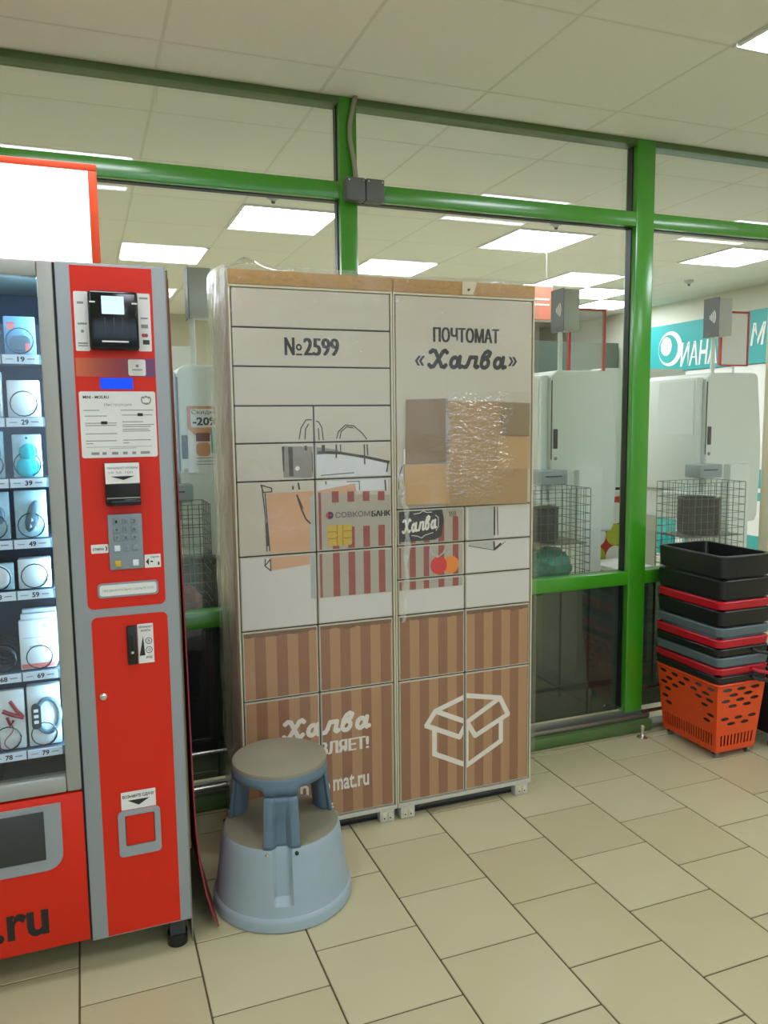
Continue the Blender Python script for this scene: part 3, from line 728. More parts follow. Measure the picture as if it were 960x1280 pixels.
def script_word(b, x0, x1, z0, z1, w, skew=0.0):
    """the brand's slanted brush word, drawn stroke by stroke"""
    def el(cx_, cz, rx, rz, n=14, sl=.18): return [(cx_ + rx * math.cos(t) + sl * rz * math.sin(t), cz + rz * math.sin(t)) for t in [2 * math.pi * k / n for k in range(n + 1)]]
    letters = [[(.16, .84), (.30, .94), (.46, .90), (.66, .48), (.82, .08), (.98, .05), (1.08, .15)], [(1.16, .84), (1.06, .94), (.92, .88), (.64, .48), (.34, .08), (.18, .05), (.08, .16)],
               el(1.60, .31, .21, .27), [(1.95, .62), (1.86, .12), (1.93, .05), (2.05, .10)], [(2.20, .06), (2.32, .08), (2.42, .22), (2.58, .60), (2.96, .60), (2.86, .12), (2.93, .05), (3.04, .10)],
               el(3.48, .29, .22, .25), [(3.27, .30), (3.34, .62), (3.50, .86), (3.68, .96), (3.82, .88), (3.74, .70), (3.55, .58)],
               el(4.30, .31, .21, .27), [(4.65, .62), (4.56, .12), (4.63, .05), (4.76, .10)]]
    for L_ in letters:
        brush(b, [(x0 + (x1 - x0) * x / 4.8, z0 + (z1 - z0) * z + skew * x / 4.8) for x, z in L_], w)
def rectp(b, x0, x1, z0, z1): poly(b, [(x0, z0), (x1, z0), (x1, z1), (x0, z1)])
LP = lambda u, v: (u, LY, v)
def heavy(b, body, u0, u1, v0, v1, w):
    """bold lettering: the word struck several times, a hair apart"""
    for k in range(5):
        d_ = next_dy() + k * 1e-5; o_ = w * (k - 2) / 4
        vs, fs = text2d(body, .004); a0, a1 = u0 + w / 2 + o_, u1 - w / 2 + o_
        for i, f in enumerate(fs):       # every facet at its own hair of depth: glyph outlines overlap themselves
            b.face([(a0 + (a1 - a0) * vs[q][0], LY - d_ - (i % 9) * 1.1e-6, v0 + (v1 - v0) * vs[q][1]) for q in f])
# white printed ground low down, kraft paper print at the bottom with its torn top edge
b = art('white_print', 'print_white', 0); rectp(b, .48, 1.70, .82, 1.083); rectp(b, 1.377, 1.70, 1.083, 1.215)
b = art('kraft_print', 'kraft', 0); rectp(b, .48, 1.70, .05, .806)
b = art('torn_edge', 'kraft_torn', 1)
xs = [.48 + i * .0125 for i in range(99)]
tz = [(.806 - .010 - .009 * noise.noise(Vector((x * 14, 3.1, 0))) - .006 * random.random()) for x in xs]
for i in range(98): poly(b, [(xs[i], .812), (xs[i], tz[i]), (xs[i + 1], tz[i + 1]), (xs[i + 1], .812)])
# lettering
b = art('lettering', 'ink', 1)
heavy(b, '2599', .745, .877, 1.786, 1.847, .006); heavy(b, 'N', .677, .714, 1.786, 1.847, .005); add_text(b, 'o', .718, .740, 1.802, 1.826, LP, bold=.03); rectp(b, .718, .740, 1.786, 1.792)
heavy(b, 'ПОЧТОМАТ', 1.244, 1.524, 1.845, 1.900, .005)
script_word(b, 1.222, 1.553, 1.750, 1.818, .0155)
add_text(b, '«', 1.170, 1.212, 1.757, 1.793, LP, bold=.02, shear=.1); add_text(b, '»', 1.562, 1.603, 1.760, 1.796, LP, bold=.02, shear=.1)
b = art('lettering', 'print_letter', 2)
script_word(b, .632, .972, .396, .466, .0170)
heavy(b, 'ДОСТАВЛЯЕТ!', .560, .968, .304, .364, .006)
add_text(b, 'poch', .575, .727, .150, .226, LP, bold=.02); add_text(b, 'to', .742, .810, .165, .220, LP, bold=.02); add_text(b, 'mat.ru', .822, .966, .166, .222, LP, bold=.022)
# open box pictogram
b = art('box_pictogram', 'print_letter', 2)
BW = .020
stroke(b, [(1.385, .462), (1.535, .432), (1.572, .358), (1.423, .290), (1.385, .352), (1.352, .295), (1.208, .364), (1.247, .418), (1.385, .462)], BW)
stroke(b, [(1.247, .418), (1.385, .352), (1.535, .432)], BW)
stroke(b, [(1.242, .345), (1.242, .243), (1.385, .172), (1.540, .250), (1.540, .338)], BW); stroke(b, [(1.385, .345), (1.385, .172)], .014)
# shopping bags (sketched)
b = art('grey_bag', 'bag_grey', 1); poly(b, [(.661, 1.470), (.774, 1.466), (.867, 1.452), (.867, 1.440), (.773, 1.436), (.765, 1.353), (.662, 1.360)])
b = art('white_bag', 'bag_white', 2); poly(b, [(.777, 1.436), (.867, 1.443), (.962, 1.422), (1.060, 1.395), (1.056, 1.300), (.770, 1.300)])
b = art('white_bag', 'bag_shade', 2); poly(b, [(1.392, 1.22), (1.503, 1.22), (1.507, 1.045), (1.392, 1.068)]); rectp(b, .752, .772, .916, 1.29)
b = art('orange_bag', 'bag_orange', 3); poly(b, [(.600, 1.306), (.789, 1.307), (.928, 1.329), (.934, 1.292), (.757, 1.287), (.751, 1.042), (.610, 1.029)])
b = art('bag_sketch', 'sketch', 4)
for pts, w in (([(.722, 1.494), (.729, 1.532), (.748, 1.561), (.763, 1.562), (.794, 1.554), (.806, 1.534), (.811, 1.486)], .004), ([(.743, 1.493), (.746, 1.529), (.757, 1.546)], .004), ([(.795, 1.49), (.793, 1.53)], .004),
               ([(.861, 1.494), (.868, 1.518), (.894, 1.541), (.926, 1.538), (.957, 1.513), (.976, 1.489)], .004), ([(.873, 1.494), (.878, 1.518), (.900, 1.535), (.925, 1.530)], .004),
               ([(.792, 1.445), (.873, 1.441), (.969, 1.424), (1.062, 1.403)], .010), ([(.859, 1.471), (.858, 1.425)], .006), ([(.875, 1.471), (.875, 1.440)], .004), ([(.966, 1.469), (.967, 1.398)], .005), ([(.977, 1.469), (.979, 1.431)], .005), ([(1.059, 1.404), (1.053, 1.367)], .006),
               ([(.745, 1.468), (.745, 1.455)], .008), ([(.81, 1.468), (.81, 1.45)], .012), ([(.768, 1.445), (.770, 1.36)], .004), ([(.800, 1.362), (.925, 1.368)], .003),
               ([(.580, 1.336), (.618, 1.323), (.618, 1.311), (.588, 1.310), (.580, 1.336)], .004), ([(.583, 1.336), (.593, 1.224), (.595, 1.099)], .004), ([(.594, 1.306), (.600, 1.194), (.605, 1.101)], .004), ([(.595, 1.2), (.600, 1.12)], .007),
               ([(.588, 1.072), (.586, 1.048), (.607, 1.029), (.606, 1.071), (.588, 1.051)], .004), ([(.709, 1.295), (.725, 1.241), (.740, 1.207), (.755, 1.191)], .006), ([(.714, 1.285), (.730, 1.245)], .004), ([(.715, 1.337), (.718, 1.316)], .006), ([(.695, 1.327), (.695, 1.317)], .006), ([(.896, 1.336), (.945, 1.336), (.945, 1.303)], .003), ([(1.046, 1.336), (1.048, 1.299)], .006), ([(.817, 1.339), (.817, 1.330)], .005),
               ([(1.506, 1.215), (1.506, 1.102)], .007), ([(1.519, 1.215), (1.521, 1.101)], .004), ([(1.392, 1.066), (1.508, 1.041), (1.555, 1.072)], .003), ([(1.504, 1.079), (1.506, 1.045), (1.535, 1.066)], .008), ([(1.115, 1.385), (1.102, 1.35), (1.100, 1.30)], .004)):
    stroke(b, pts, w)
poly(b, [(.658, 1.468), (.667, 1.468), (.665, 1.380), (.661, 1.380)]); poly(b, [(.681, 1.467), (.697, 1.466), (.698, 1.363), (.683, 1.365)])
b = art('rivet_print', 'print_letter', 4); b.disc((.713, LY, 1.390), .008)
# bank card
b = art('card_print', 'card_pale', 5); poly(b, [(.772, 1.299), (1.352, 1.262), (1.366, 1.25), (1.366, .912), (.764, .914)])
b = art('card_edge_print', 'card_edge', 5); poly(b, [(.760, 1.287), (.772, 1.299), (.764, .914), (.752, .916)])
b = art('card_stripes', 'card_red', 6)
for x0 in (.838, .8975, .957, 1.0165):
    rectp(b, x0, x0 + .026, 1.262, 1.304 - (x0 - .8) * .04)
    if x0 > .9 or True: rectp(b, x0, x0 + .026, .915, 1.170)
rectp(b, .788, .797, .915, 1.3)
for x0 in (1.082, 1.142, 1.200, 1.262, 1.323): rectp(b, x0, x0 + .025, .913, 1.17)
rectp(b, 1.323, 1.347, 1.17, 1.185)
b = art('chip_print', 'gold', 7); b.face(rrect(.819, .913, 1.103, 1.179, .010, LY))
b = art('chip_lines', 'gold_line', 8)
for pts in ([(.82, 1.155), (.85, 1.155), (.856, 1.148)], [(.82, 1.13), (.85, 1.13), (.856, 1.137)], [(.912, 1.155), (.882, 1.155)], [(.912, 1.13), (.882, 1.13)], [(.856, 1.178), (.856, 1.104)], [(.878, 1.178), (.878, 1.104)]): stroke(b, pts, .0025)
b = art('bank_name', 'bank_grey', 8); add_text(b, 'СОВКОМ', .850, .985, 1.205, 1.226, LP, bold=.02)
b = art('bank_name', 'ink', 8); heavy(b, 'БАНК', .990, 1.066, 1.203, 1.224, .003)
b = art('bank_logo', 'logo_navy', 8); b.disc((.829, LY, 1.216), .014)
b = art('bank_logo', 'logo_red', 9); poly(b, [(.815, 1.216), (.819, 1.226), (.825, 1.229), (.823, 1.216), (.825, 1.204), (.819, 1.206)]); b.disc((.832, LY, 1.217), .004)
b = art('badge_print', 'badge_dark', 8); poly(b, [(1.085, 1.225), (1.276, 1.225), (1.286, 1.177), (1.275, 1.112), (1.247, 1.100), (1.085, 1.099)])
b = art('badge_lettering', 'print_letter', 9); script_word(b, 1.112, 1.254, 1.130, 1.184, .0082, skew=.014)
for pts in ([(1.15, 1.122), (1.175, 1.118), (1.192, 1.11), (1.206, 1.120), (1.24, 1.128)], [(1.16, 1.203), (1.185, 1.206), (1.2, 1.214), (1.212, 1.207), (1.235, 1.207)], [(1.252, 1.135), (1.262, 1.15), (1.262, 1.185), (1.25, 1.195)]): stroke(b, pts, .0025)
b = art('contactless_print', 'ink', 9)
for i in range(4): stroke(b, [(1.308 + i * .008, 1.204 + i * .001), (1.313 + i * .008, 1.196), (1.311 + i * .008, 1.187 - i * .001)], .003)
b = art('payment_logo', 'mc_red', 9); b.disc((1.263, LY, .999), .035)
b = art('payment_logo', 'mc_orange', 8); b.disc((1.314, LY, .998), .035)
b = art('card_lines', 'bag_shade', 9); stroke(b, [(1.225, 1.065), (1.224, .915)], .003); stroke(b, [(1.227, 1.072), (1.235, 1.046), (1.259, 1.032), (1.283, 1.046), (1.287, 1.057)], .005)

def clip_art(door, x0, x1, z0, z1):
    ins = .0045
    for name, m, layer, src in SK:
        xs_ = [v.co.x for v in src.bm.verts]; zs_ = [v.co.z for v in src.bm.verts]
        if not xs_ or max(xs_) < x0 or min(xs_) > x1 or max(zs_) < z0 or min(zs_) > z1: continue
        bm = src.bm.copy()
        for co, no in (((x0 + ins, 0, 0), (-1, 0, 0)), ((x1 - ins, 0, 0), (1, 0, 0)), ((0, 0, z0 + ins), (0, 0, -1)), ((0, 0, z1 - ins), (0, 0, 1))):
            bmesh.ops.bisect_plane(bm, geom=bm.verts[:] + bm.edges[:] + bm.faces[:], plane_co=co, plane_no=no, clear_outer=True)
        if not bm.faces: bm.free(); continue
        for v in bm.verts: v.co.y -= .0004 + .00025 * layer
        mb = MB(); mb.bm.free(); mb.bm = bm
        mb.build(name, m, door, recalc=False)

def locker(X0, X1, colsplit, rows_full, rows_split, label, sidecol):
    r = tag(empty('parcel_locker', ((X0 + X1) / 2, LY + LD / 2, 0)), label, 'locker', 'parcel lockers')
    c = MB(); c.box(X0, X1, LY + .012, LY + LD, .052, ZT - .002); c.build('carcass', 'locker_metal', r)
    BX('gap_shade', 'dark_gap', r, X0 + .006, X1 - .006, LY + .0105, LY + .012, .066, 2.01)  # near-black sheet: shadow in the door gaps put in as colour
    BX('side_edge', 'cream_edge', r, X0, X0 + .006, LY - .001, LY + .012, .05, ZT); BX('side_edge', 'cream_edge', r, X1 - .006, X1, LY - .001, LY + .012, .05, ZT)
    BX('bottom_lip', 'silver_foot', r, X0, X1, LY - .004, LY + .03, .048, .064, .002)
    BX('top_board', 'osb', r, X0 + .001, X1 - .001, LY - .006, LY + .012, 2.020, ZT, .002)
    BX('top_trim', 'cream_edge', r, X0, X1, LY - .003, LY + .012, 2.012, 2.0195)
    BX('plinth', 'dark_gap', r, X0 + .02, X1 - .02, LY + .03, LY + LD - .02, .004, .052)  # near-black block standing in for the shade under the locker
    gp = .0028
    def door(x0, x1, z0, z1):
        d_ = MB().box(x0 + gp, x1 - gp, LY, LY + .010, z0 + gp, z1 - gp, .0015, 1).build('door', 'cream', r, smooth=True)
        clip_art(d_, x0 + gp, x1 - gp, z0 + gp, z1 - gp)
    for z1, z0 in rows_full: door(X0 + .008, X1 - .008, z0, z1)
    for z1, z0 in rows_split:
        door(X0 + .008, colsplit, z0, z1); door(colsplit, X1 - .008, z0, z1)
    for x in (X0 + .012, X1 - .072):
        f = MB().box(x, x + .06, LY - .003, LY + .045, .0, .049, .004).build('foot', 'silver_foot', r, smooth=True)
        for dx in (.016, .040):
            t = MB().box(x + dx - .008, x + dx + .008, LY - .008, LY - .003, .010, .040, .002).build('bracket', 'cream_edge', f)
            MB().cyl((x + dx, LY - .010, .020), (x + dx, LY - .007, .020), .003, 10).build('screw', 'charcoal', f)
    return r
zt0 = 2.012
l1 = locker(.487, 1.081, .494 + .2833, [(zt0, 1.878), (1.878, 1.746), (1.746, 1.611)], [(1.611, 1.481), (1.481, 1.348), (1.348, 1.084), (1.084, .815), (.815, .557), (.557, .066)],
       'left module of the cream parcel locker, numbered №2599', 0)
l2 = locker(1.084, 1.680, .494 + .8825, [(zt0, 1.222)], [(1.222, 1.084), (1.084, .953), (.953, .815), (.815, .557), (.557, .066)],
       'right module of the parcel locker with black lettering ПОЧТОМАТ «Халва»', 0)
# clip on the top board
ck = MB(); ck.prism([(1.362, LY - .009, 2.068), (1.425, LY - .009, 2.072), (1.408, LY - .009, 2.022), (1.362, LY - .009, 2.022)], (0, .003, 0)); ck = ck.build('top_clip', 'cream_edge', l2)
MB().cyl((1.388, LY - .0115, 2.040), (1.388, LY - .009, 2.040), .005, 12).build('clip_hole', 'black', ck)

# cardboard over the screen
def cardboard(pts, y, m, label):
    cx_ = sum(p[0] for p in pts) / len(pts); z_ = min(p[1] for p in pts)
    mb = MB(); mb.prism([(x, y, z) for x, z in pts], (0, .003, 0)); o = mb.build('cardboard_sheet', m, None, loc=(cx_, y, z_))
    return tag(o, label, 'cardboard', 'cardboard pieces taped over the locker screen')
cardboard([(1.300, 1.228), (1.652, 1.222), (1.655, 1.617), (1.53, 1.624), (1.300, 1.628)], LY - .0045, 'card_brown', 'large brown cardboard sheet over the locker screen, behind crinkled film')
cardboard([(1.128, 1.394), (1.308, 1.400), (1.300, 1.636), (1.134, 1.632)], LY - .0085, 'card_taupe', 'taupe upright cardboard piece at the upper left of the covered locker screen')
cardboard([(1.122, 1.240), (1.306, 1.236), (1.304, 1.388), (1.122, 1.392)], LY - .0085, 'card_tan', 'light tan cardboard piece at the lower left of the covered locker screen')
cardboard([(1.515, 1.362), (1.658, 1.358), (1.660, 1.488), (1.515, 1.492)], LY - .0085, 'card_tan', 'light tan cardboard piece at the right edge of the covered locker screen')
cardboard([(1.53, 1.493), (1.654, 1.490), (1.656, 1.617), (1.53, 1.620)], LY - .0125, 'card_taupe', 'taupe cardboard piece at the upper right corner of the covered locker screen')

# stretch film around both modules
fm = tag(empty('stretch_film', (1.08, LY + .15, 0)), 'clear crinkled stretch film wrapped around both locker modules', 'plastic film')
def sheet(name, m, fn, nu, nv, parent):
    mb = MB(); g_ = [[mb.bm.verts.new(fn(i / nu, j / nv)) for j in range(nv + 1)] for i in range(nu + 1)]
    for i in range(nu):
        for j in range(nv): mb.bm.faces.new((g_[i][j], g_[i + 1][j], g_[i + 1][j + 1], g_[i][j + 1]))
    return mb.build(name, m, parent, smooth=True, angle=180)
nz = lambda x, y, s, o=0: noise.noise(Vector((x * s, y * s, o)))
sheet('front_film', 'film', lambda u, v: (.478 + u * 1.211, LY - .021 - .003 * nz(u, v * 2, 7), .045 + v * 2.035 + .006 * nz(u, 0, 9, 2) * v), 60, 80, fm)
sheet('side_film', 'film_side', lambda u, v: (.478 - .004 - (.010 + .009 * nz(u * 2, v * 6, 2, 5)) * math.sin(math.pi * u) ** .6 - .007 * max(0, nz(u * 3, v * 10 + u * 3, 2, 8)), LY - .021 + u * (LD + .02), .05 + v * 2.03 + .02 * u * v), 24, 160, fm)
sheet('side_film', 'film', lambda u, v: (1.689 + .004 * nz(u * 2, v * 6, 2, 3), LY - .021 + u * (LD + .02), .05 + v * 2.03), 12, 60, fm)
def crk(u, v):
    x = 1.285 + .375 * u; z = 1.205 + .455 * v
    w = math.exp(-((x - 1.43 - .06 * nz(x, z, 9, 3)) / .115) ** 4 - ((z - 1.465) / .165) ** 4)
    d_ = .012 * abs(nz(x * .7, z * 1.25, 52, 4)) + .004 * nz(x * .6, z * 1.3, 120, 2) + .010 * abs(nz(x * .35 + z * .25, z * 1.6, 40, 6))
    return (x, LY - .0235 - w * d_, z)
sheet('crinkled_patch', 'film_crinkled', crk, 190, 220, fm)
# puckered top of the film
sheet('film_top', 'film', lambda u, v: (.478 + u * 1.2, LY - .021 + v * .37, 2.081 + .022 * max(0, nz(u * 5, v * 2, 3, 1)) * (1 if v > .05 else .3) + .05 * math.exp(-((u - .07) / .04) ** 2) * math.exp(-((v - .45) / .3) ** 2)), 60, 16, fm)
# hanging twisted strand
st = [(1.098, LY - .030, 1.36), (1.106, LY - .032, 1.274), (1.119, LY - .033, 1.203), (1.118, LY - .033, 1.062), (1.114, LY - .032, .933), (1.106, LY - .031, .847), (1.101, LY - .030, .797)]
mb = MB()
for off in (-.006, .006):
    prev = None
    for i in range(61):
        t = i / 60 * (len(st) - 1); k_ = min(int(t), len(st) - 2); p = Vector(st[k_]).lerp(Vector(st[k_ + 1]), t - k_)
        a = t * 3.1 + off * 100; w_ = .010 + .004 * math.sin(t * 5)
        e = Vector((math.cos(a), .3 * math.sin(a), 0)) * w_
        q0, q1 = mb.bm.verts.new(p + e + Vector((off * .5, 0, 0))), mb.bm.verts.new(p - e + Vector((off * .5, 0, 0)))
        if prev: mb.bm.faces.new((prev[0], prev[1], q1, q0))
        prev = (q0, q1)
mb.build('hanging_strand', 'film_side', fm, smooth=True, angle=180)
BX('strand_clip', 'white', fm, 1.108, 1.114, LY - .034, LY - .030, 1.395, 1.45)

# ================================================================== STEP STOOL
sx, sy = .552, 2.432
A0 = math.atan2(-sy, -sx)
stl = tag(empty('step_stool', (sx, sy, 0)), 'round grey plastic step stool with three legs standing before the locker', 'stool')
def adiff(t, i=0):
    d_ = (t - A0 - i * 2 * math.pi / 3 + math.pi) % (2 * math.pi) - math.pi; return d_
def chan(t): return min(abs(adiff(t, i)) for i in range(3))
def rbase(r, z, t):
    a = chan(t) * r
    if .085 < z < .30 and a < .03: return r - .022 * max(0, 1 - (a / .03) ** 6) * min(1, (z - .085) / .012)
    return r
mb = MB()
prof = [(.218, .0), (.2265, .004), (.2265, .030), (.224, .040), (.218, .046), (.2165, .055), (.213, .08), (.210, .10), (.206, .13), (.202, .16), (.197, .20), (.1935, .225), (.190, .243), (.186, .250)]
mb.lathe(prof, (sx, sy, 0), 360, rbase); base = mb.build('base', 'stool_grey', stl, smooth=True, angle=32)
mb = MB(); mb.lathe([(.1855, .2495), (.183, .2515), (.12, .2525), (.001, .2525)], (sx, sy, 0), 96, lambda r, z, t: rbase(r, z, t) if r > .18 else r); mb.build('lower_tread', 'stool_tread', stl, smooth=True)
# upper part: ring and three legs
z0, zl, z1 = .248, .405, .462
def rup(z): return .176 - (z - z0) / (z1 - z0) * .024
hw = math.radians(18)
up_ = MB(); n = 180; ring = []
for k_ in range(n):
    t = A0 + 2 * math.pi * k_ / n; a = chan(t)
    d_ = max(0, (a - hw) * .155); rfil = .022
    zb = zl if a <= hw else (zl + rfil if d_ >= rfil else zl + math.sqrt(max(0, rfil ** 2 - (rfil - d_) ** 2)))
    colv = []
    for z in (zb, zb + (z1 - zb) * .4, z1 - .012, z1 - .003):
        rr = rup(z) - (.010 * max(0, 1 - (a / math.radians(9)) ** 4) * max(0, min(1, (zl + .02 - z) / .04)) if a < math.radians(9) else 0)
        colv.append(up_.bm.verts.new((sx + rr * math.cos(t), sy + rr * math.sin(t), z)))
    ring.append(colv)
for k_ in range(n):
    for j in range(3): up_.bm.faces.new((ring[k_][j], ring[(k_ + 1) % n][j], ring[(k_ + 1) % n][j + 1], ring[k_][j + 1]))
o = up_.build('upper_ring', 'stool_blue', stl, smooth=True, angle=50)
md = o.modifiers.new('thickness', 'SOLIDIFY'); md.thickness = .012; md.offset = -1
for i in range(3):
    lg = MB(); m_ = 28; gg = []
    for k_ in range(m_ + 1):
        da = -hw + 2 * hw * k_ / m_; t = A0 + i * 2 * math.pi / 3 + da; colv = []
        for jz in range(13):
            z = z0 + (zl - z0) * jz / 12; c_ = math.radians(11)
            rr = rup(z) - (.024 * max(0, 1 - (abs(da) / c_) ** 6) * max(0, min(1, (zl + .01 - z) / .09)))
            colv.append(lg.bm.verts.new((sx + rr * math.cos(t), sy + rr * math.sin(t), z)))
        gg.append(colv)
    for k_ in range(m_):
        for jz in range(12): lg.bm.faces.new((gg[k_][jz], gg[k_ + 1][jz], gg[k_ + 1][jz + 1], gg[k_][jz + 1]))
    lg = lg.build('leg', 'stool_blue', stl, smooth=True, angle=60)
    md = lg.modifiers.new('thickness', 'SOLIDIFY'); md.thickness = .012; md.offset = -1
    for s_ in (-1, 1):
        for z, rr in ((.268, .180), (.256, .184), (.236, .196)):
            t = A0 + i * 2 * math.pi / 3 + s_ * math.radians(13.5); p = Vector((sx + rr * math.cos(t), sy + rr * math.sin(t), z)); nrm = Vector((math.cos(t), math.sin(t), .1))
            MB().tube([p - nrm * .006, p, p + nrm * .003], [.0065, .006, .003], 10).build('bolt', 'chrome' if (z != .236 or s_ < 0) else 'black', lg, smooth=True)
mb = MB(); mb.lathe([(.1525, z1 - .004), (.1535, z1 + .003), (.152, z1 + .008), (.149, z1 + .0095), (.08, z1 + .0105), (.001, z1 + .0105)], (sx, sy, 0), 96); mb.build('top_tread', 'stool_tread', stl, smooth=True)

# ================================================================== SHOPPING BASKETS
BXC, BYC = 2.738, 2.853
HXT, HYT, HXB, HYB, BH = .138, .198, .112, .172, .33     # half sizes at the top and bottom, height
def ellipse(cx_, cz, a, b_, n=10): return [(cx_ + a * math.cos(2 * math.pi * k / n), cz + b_ * math.sin(2 * math.pi * k / n)) for k in range(n)]
def panel(width, holes, slots):
    """2D panel 0..1 x 0..1 with real holes -> verts, tris"""
    pts = [(0, 0), (1, 0), (1, 1), (0, 1)]; edges_ = [(0, 1), (1, 2), (2, 3), (3, 0)]; loops = []
    for h in holes: loops.append(ellipse(*h))
    for (x0, x1, y0, y1) in slots: loops.append([(x0, y0), (x1, y0), (x1, y1), (x0, y1)])
    for lp in loops:
        b0 = len(pts); pts += lp; edges_ += [(b0 + i, b0 + (i + 1) % len(lp)) for i in range(len(lp))]
    vs, es, fs, *_ = delaunay_2d_cdt([Vector(p) for p in pts], edges_, [], 1, 1e-6)
    def inside(p):
        for (cx_, cz, a, b_) in holes:
            if ((p.x - cx_) / a) ** 2 + ((p.y - cz) / b_) ** 2 < .95: return True
        return any(x0 < p.x < x1 and y0 < p.y < y1 for x0, x1, y0, y1 in slots)
    fs = [f for f in fs if not inside(sum((vs[i] for i in f), Vector((0, 0))) / len(f))]
    return vs, fs
H1 = []
for rz, cols_ in ((.90, (.10, .30, .50, .70, .90)), (.81, (.20, .42, .62, .82)), (.73, (.10, .88)), (.64, (.16, .80)), (.52, (.10, .90)), (.43, (.16, .84)), (.73, (.30, .70))):
    for cx_ in cols_: H1.append((cx_, rz, .062, .026))
S1 = [(.06 + i * .045, .06 + i * .045 + .022, .08, .26) for i in range(20)]
P_long = panel(1, H1, S1)
H2 = []
for rz, cols_ in ((.90, (.2, .5, .8)), (.82, (.34, .66)), (.74, (.18, .5, .82)), (.66, (.34, .66)), (.48, (.18, .5, .82)), (.40, (.34, .66))):
    for cx_ in cols_: H2.append((cx_, rz, .10, .026))
P_short = panel(1, H2, [(.10 + i * .085, .10 + i * .085 + .04, .08, .24) for i in range(10)])
def basket(cx_, cy_, zr, m, label, holes=False, wheels=False, rimh=.035, handle=None, dx=0., group='nested shopping baskets by the green post', rimm=None):
    cx_ += dx
    r = tag(empty('shopping_basket', (cx_, cy_, zr - BH)), label, 'basket', group)
    zb = zr - BH
    def corner(s1, s2, v): return Vector((cx_ + s1 * (HXB + (HXT - HXB) * v), cy_ + s2 * (HYB + (HYT - HYB) * v), zb + BH * v))
    body = MB()
    sides = [((-1, 1), (-1, -1), True), ((-1, -1), (1, -1), False), ((1, -1), (1, 1), True), ((1, 1), (-1, 1), False)]
    for a, b_, long_ in sides:
        if holes:
            vs, fs = P_long if long_ else P_short
            bv = [body.bm.verts.new(corner(*a, p.y).lerp(corner(*b_, p.y), p.x)) for p in vs]
            for f in fs: body.bm.faces.new([bv[i] for i in f])
        else:
            body.face([corner(*a, 0), corner(*b_, 0), corner(*b_, 1), corner(*a, 1)])
    body.face([corner(-1, -1, 0), corner(1, -1, 0), corner(1, 1, 0), corner(-1, 1, 0)])
    bmesh.ops.remove_doubles(body.bm, verts=body.bm.verts, dist=1e-5)
    if not holes:
        es = [e for e in body.bm.edges if abs(e.verts[0].co.z - e.verts[1].co.z) > .1]
        bmesh.ops.bevel(body.bm, geom=es, offset=.022, segments=4, affect='EDGES')
    o = body.build('body', m, r, smooth=not holes, angle=40)
    md = o.modifiers.new('thickness', 'SOLIDIFY'); md.thickness = .0025; md.offset = 1
    # rim: rounded rectangular ring
    rim = MB(); R0 = []
    def ringpts(hx, hy, z, rad=.03):
        return [(cx_ + p[0], cy_ + p[2], z) for p in rrect(-hx, hx, -hy, hy, rad, 0, n=5)]
    L_ = [ringpts(HXT - .004, HYT - .004, zr - rimh + .004), ringpts(HXT + .010, HYT + .010, zr - rimh), ringpts(HXT + .014, HYT + .014, zr - .004), ringpts(HXT + .010, HYT + .010, zr), ringpts(HXT - .006, HYT - .006, zr), ringpts(HXT - .008, HYT - .008, zr - rimh + .004)]
    vv = [[rim.bm.verts.new(p) for p in l] for l in L_]; n_ = len(vv[0])
    for q in range(len(vv)):
        A_, B_ = vv[q], vv[(q + 1) % len(vv)]
        for i in range(n_): rim.bm.faces.new((A_[i], A_[(i + 1) % n_], B_[(i + 1) % n_], B_[i]))
    rim.build('rim', rimm or m, r, smooth=True, angle=40)
    if handle:
        hm, fold = handle
        h = MB(); yq = cy_ - HYT - .018
        h.tube([(cx_ + .04, yq, zr - .012), (cx_ + .06, yq - .02, zr - .022), (cx_ + .10, yq - .03, zr - .03), (cx_ + .15, yq - .03, zr - .03), (cx_ + .18, yq - .01, zr - .02)], .008, 8); h.build('handle', hm, r, smooth=True)
    if wheels:
        for s1 in (-1, 1):
            for s2 in (-1, 1):
                x, y = cx_ + s1 * (HXB - .02), cy_ + s2 * (HYB - .025)
                MB().cyl((x - .008, y, .016), (x + .008, y, .016), .016, 18).build('wheel', 'steel_dull', r, smooth=True)
                BX('wheel_fork', 'black', r, x - .011, x + .011, y - .008, y + .008, .018, zb + .003)
    return r
NB = [(.365, 'pl_orange', 'orange shopping basket with oval holes and small wheels at the bottom of the stack', .010),
      (.400, 'pl_black', 'black shopping basket directly above the orange one in the stack', .030),
      (.438, 'pl_red', 'lowest red shopping basket of the stack', .026),
      (.487, 'pl_slate', 'lower slate grey shopping basket of the stack', .040),
      (.528, 'pl_black', 'black shopping basket between the lower grey and middle red basket rims', .032),
      (.570, 'pl_red', 'middle red shopping basket of the stack', .036),
      (.622, 'pl_slate', 'upper slate grey shopping basket of the stack', .038),
      (.700, 'pl_black', 'black shopping basket just below the topmost red rim', .066),
      (.742, 'pl_red', 'uppermost red shopping basket of the stack', .034),
      (.838, 'pl_black', 'second basket from the top of the stack, deep black rim', .084),
      (.945, 'pl_black', 'topmost black shopping basket of the stack, open and empty', .095)]
for i, (zr, m, lab, rh) in enumerate(NB):
    basket(BXC, BYC, zr + (.0 if i else .0), m, lab, holes=(i == 0), wheels=(i == 0), rimh=rh, dx=(0, .0, -.002, .001, -.004, -.004, .001, .003, .002, .004, .002)[i], handle=(('pl_red', 1) if i == 2 else (('pl_black', 1) if i in (1, 4) else None)))
basket(BXC + .33, BYC - .01, .40, 'pl_black', 'lone dark shopping basket right of the orange one, cut by the picture edge', holes=False, wheels=True, group='nested shopping baskets by the green post')

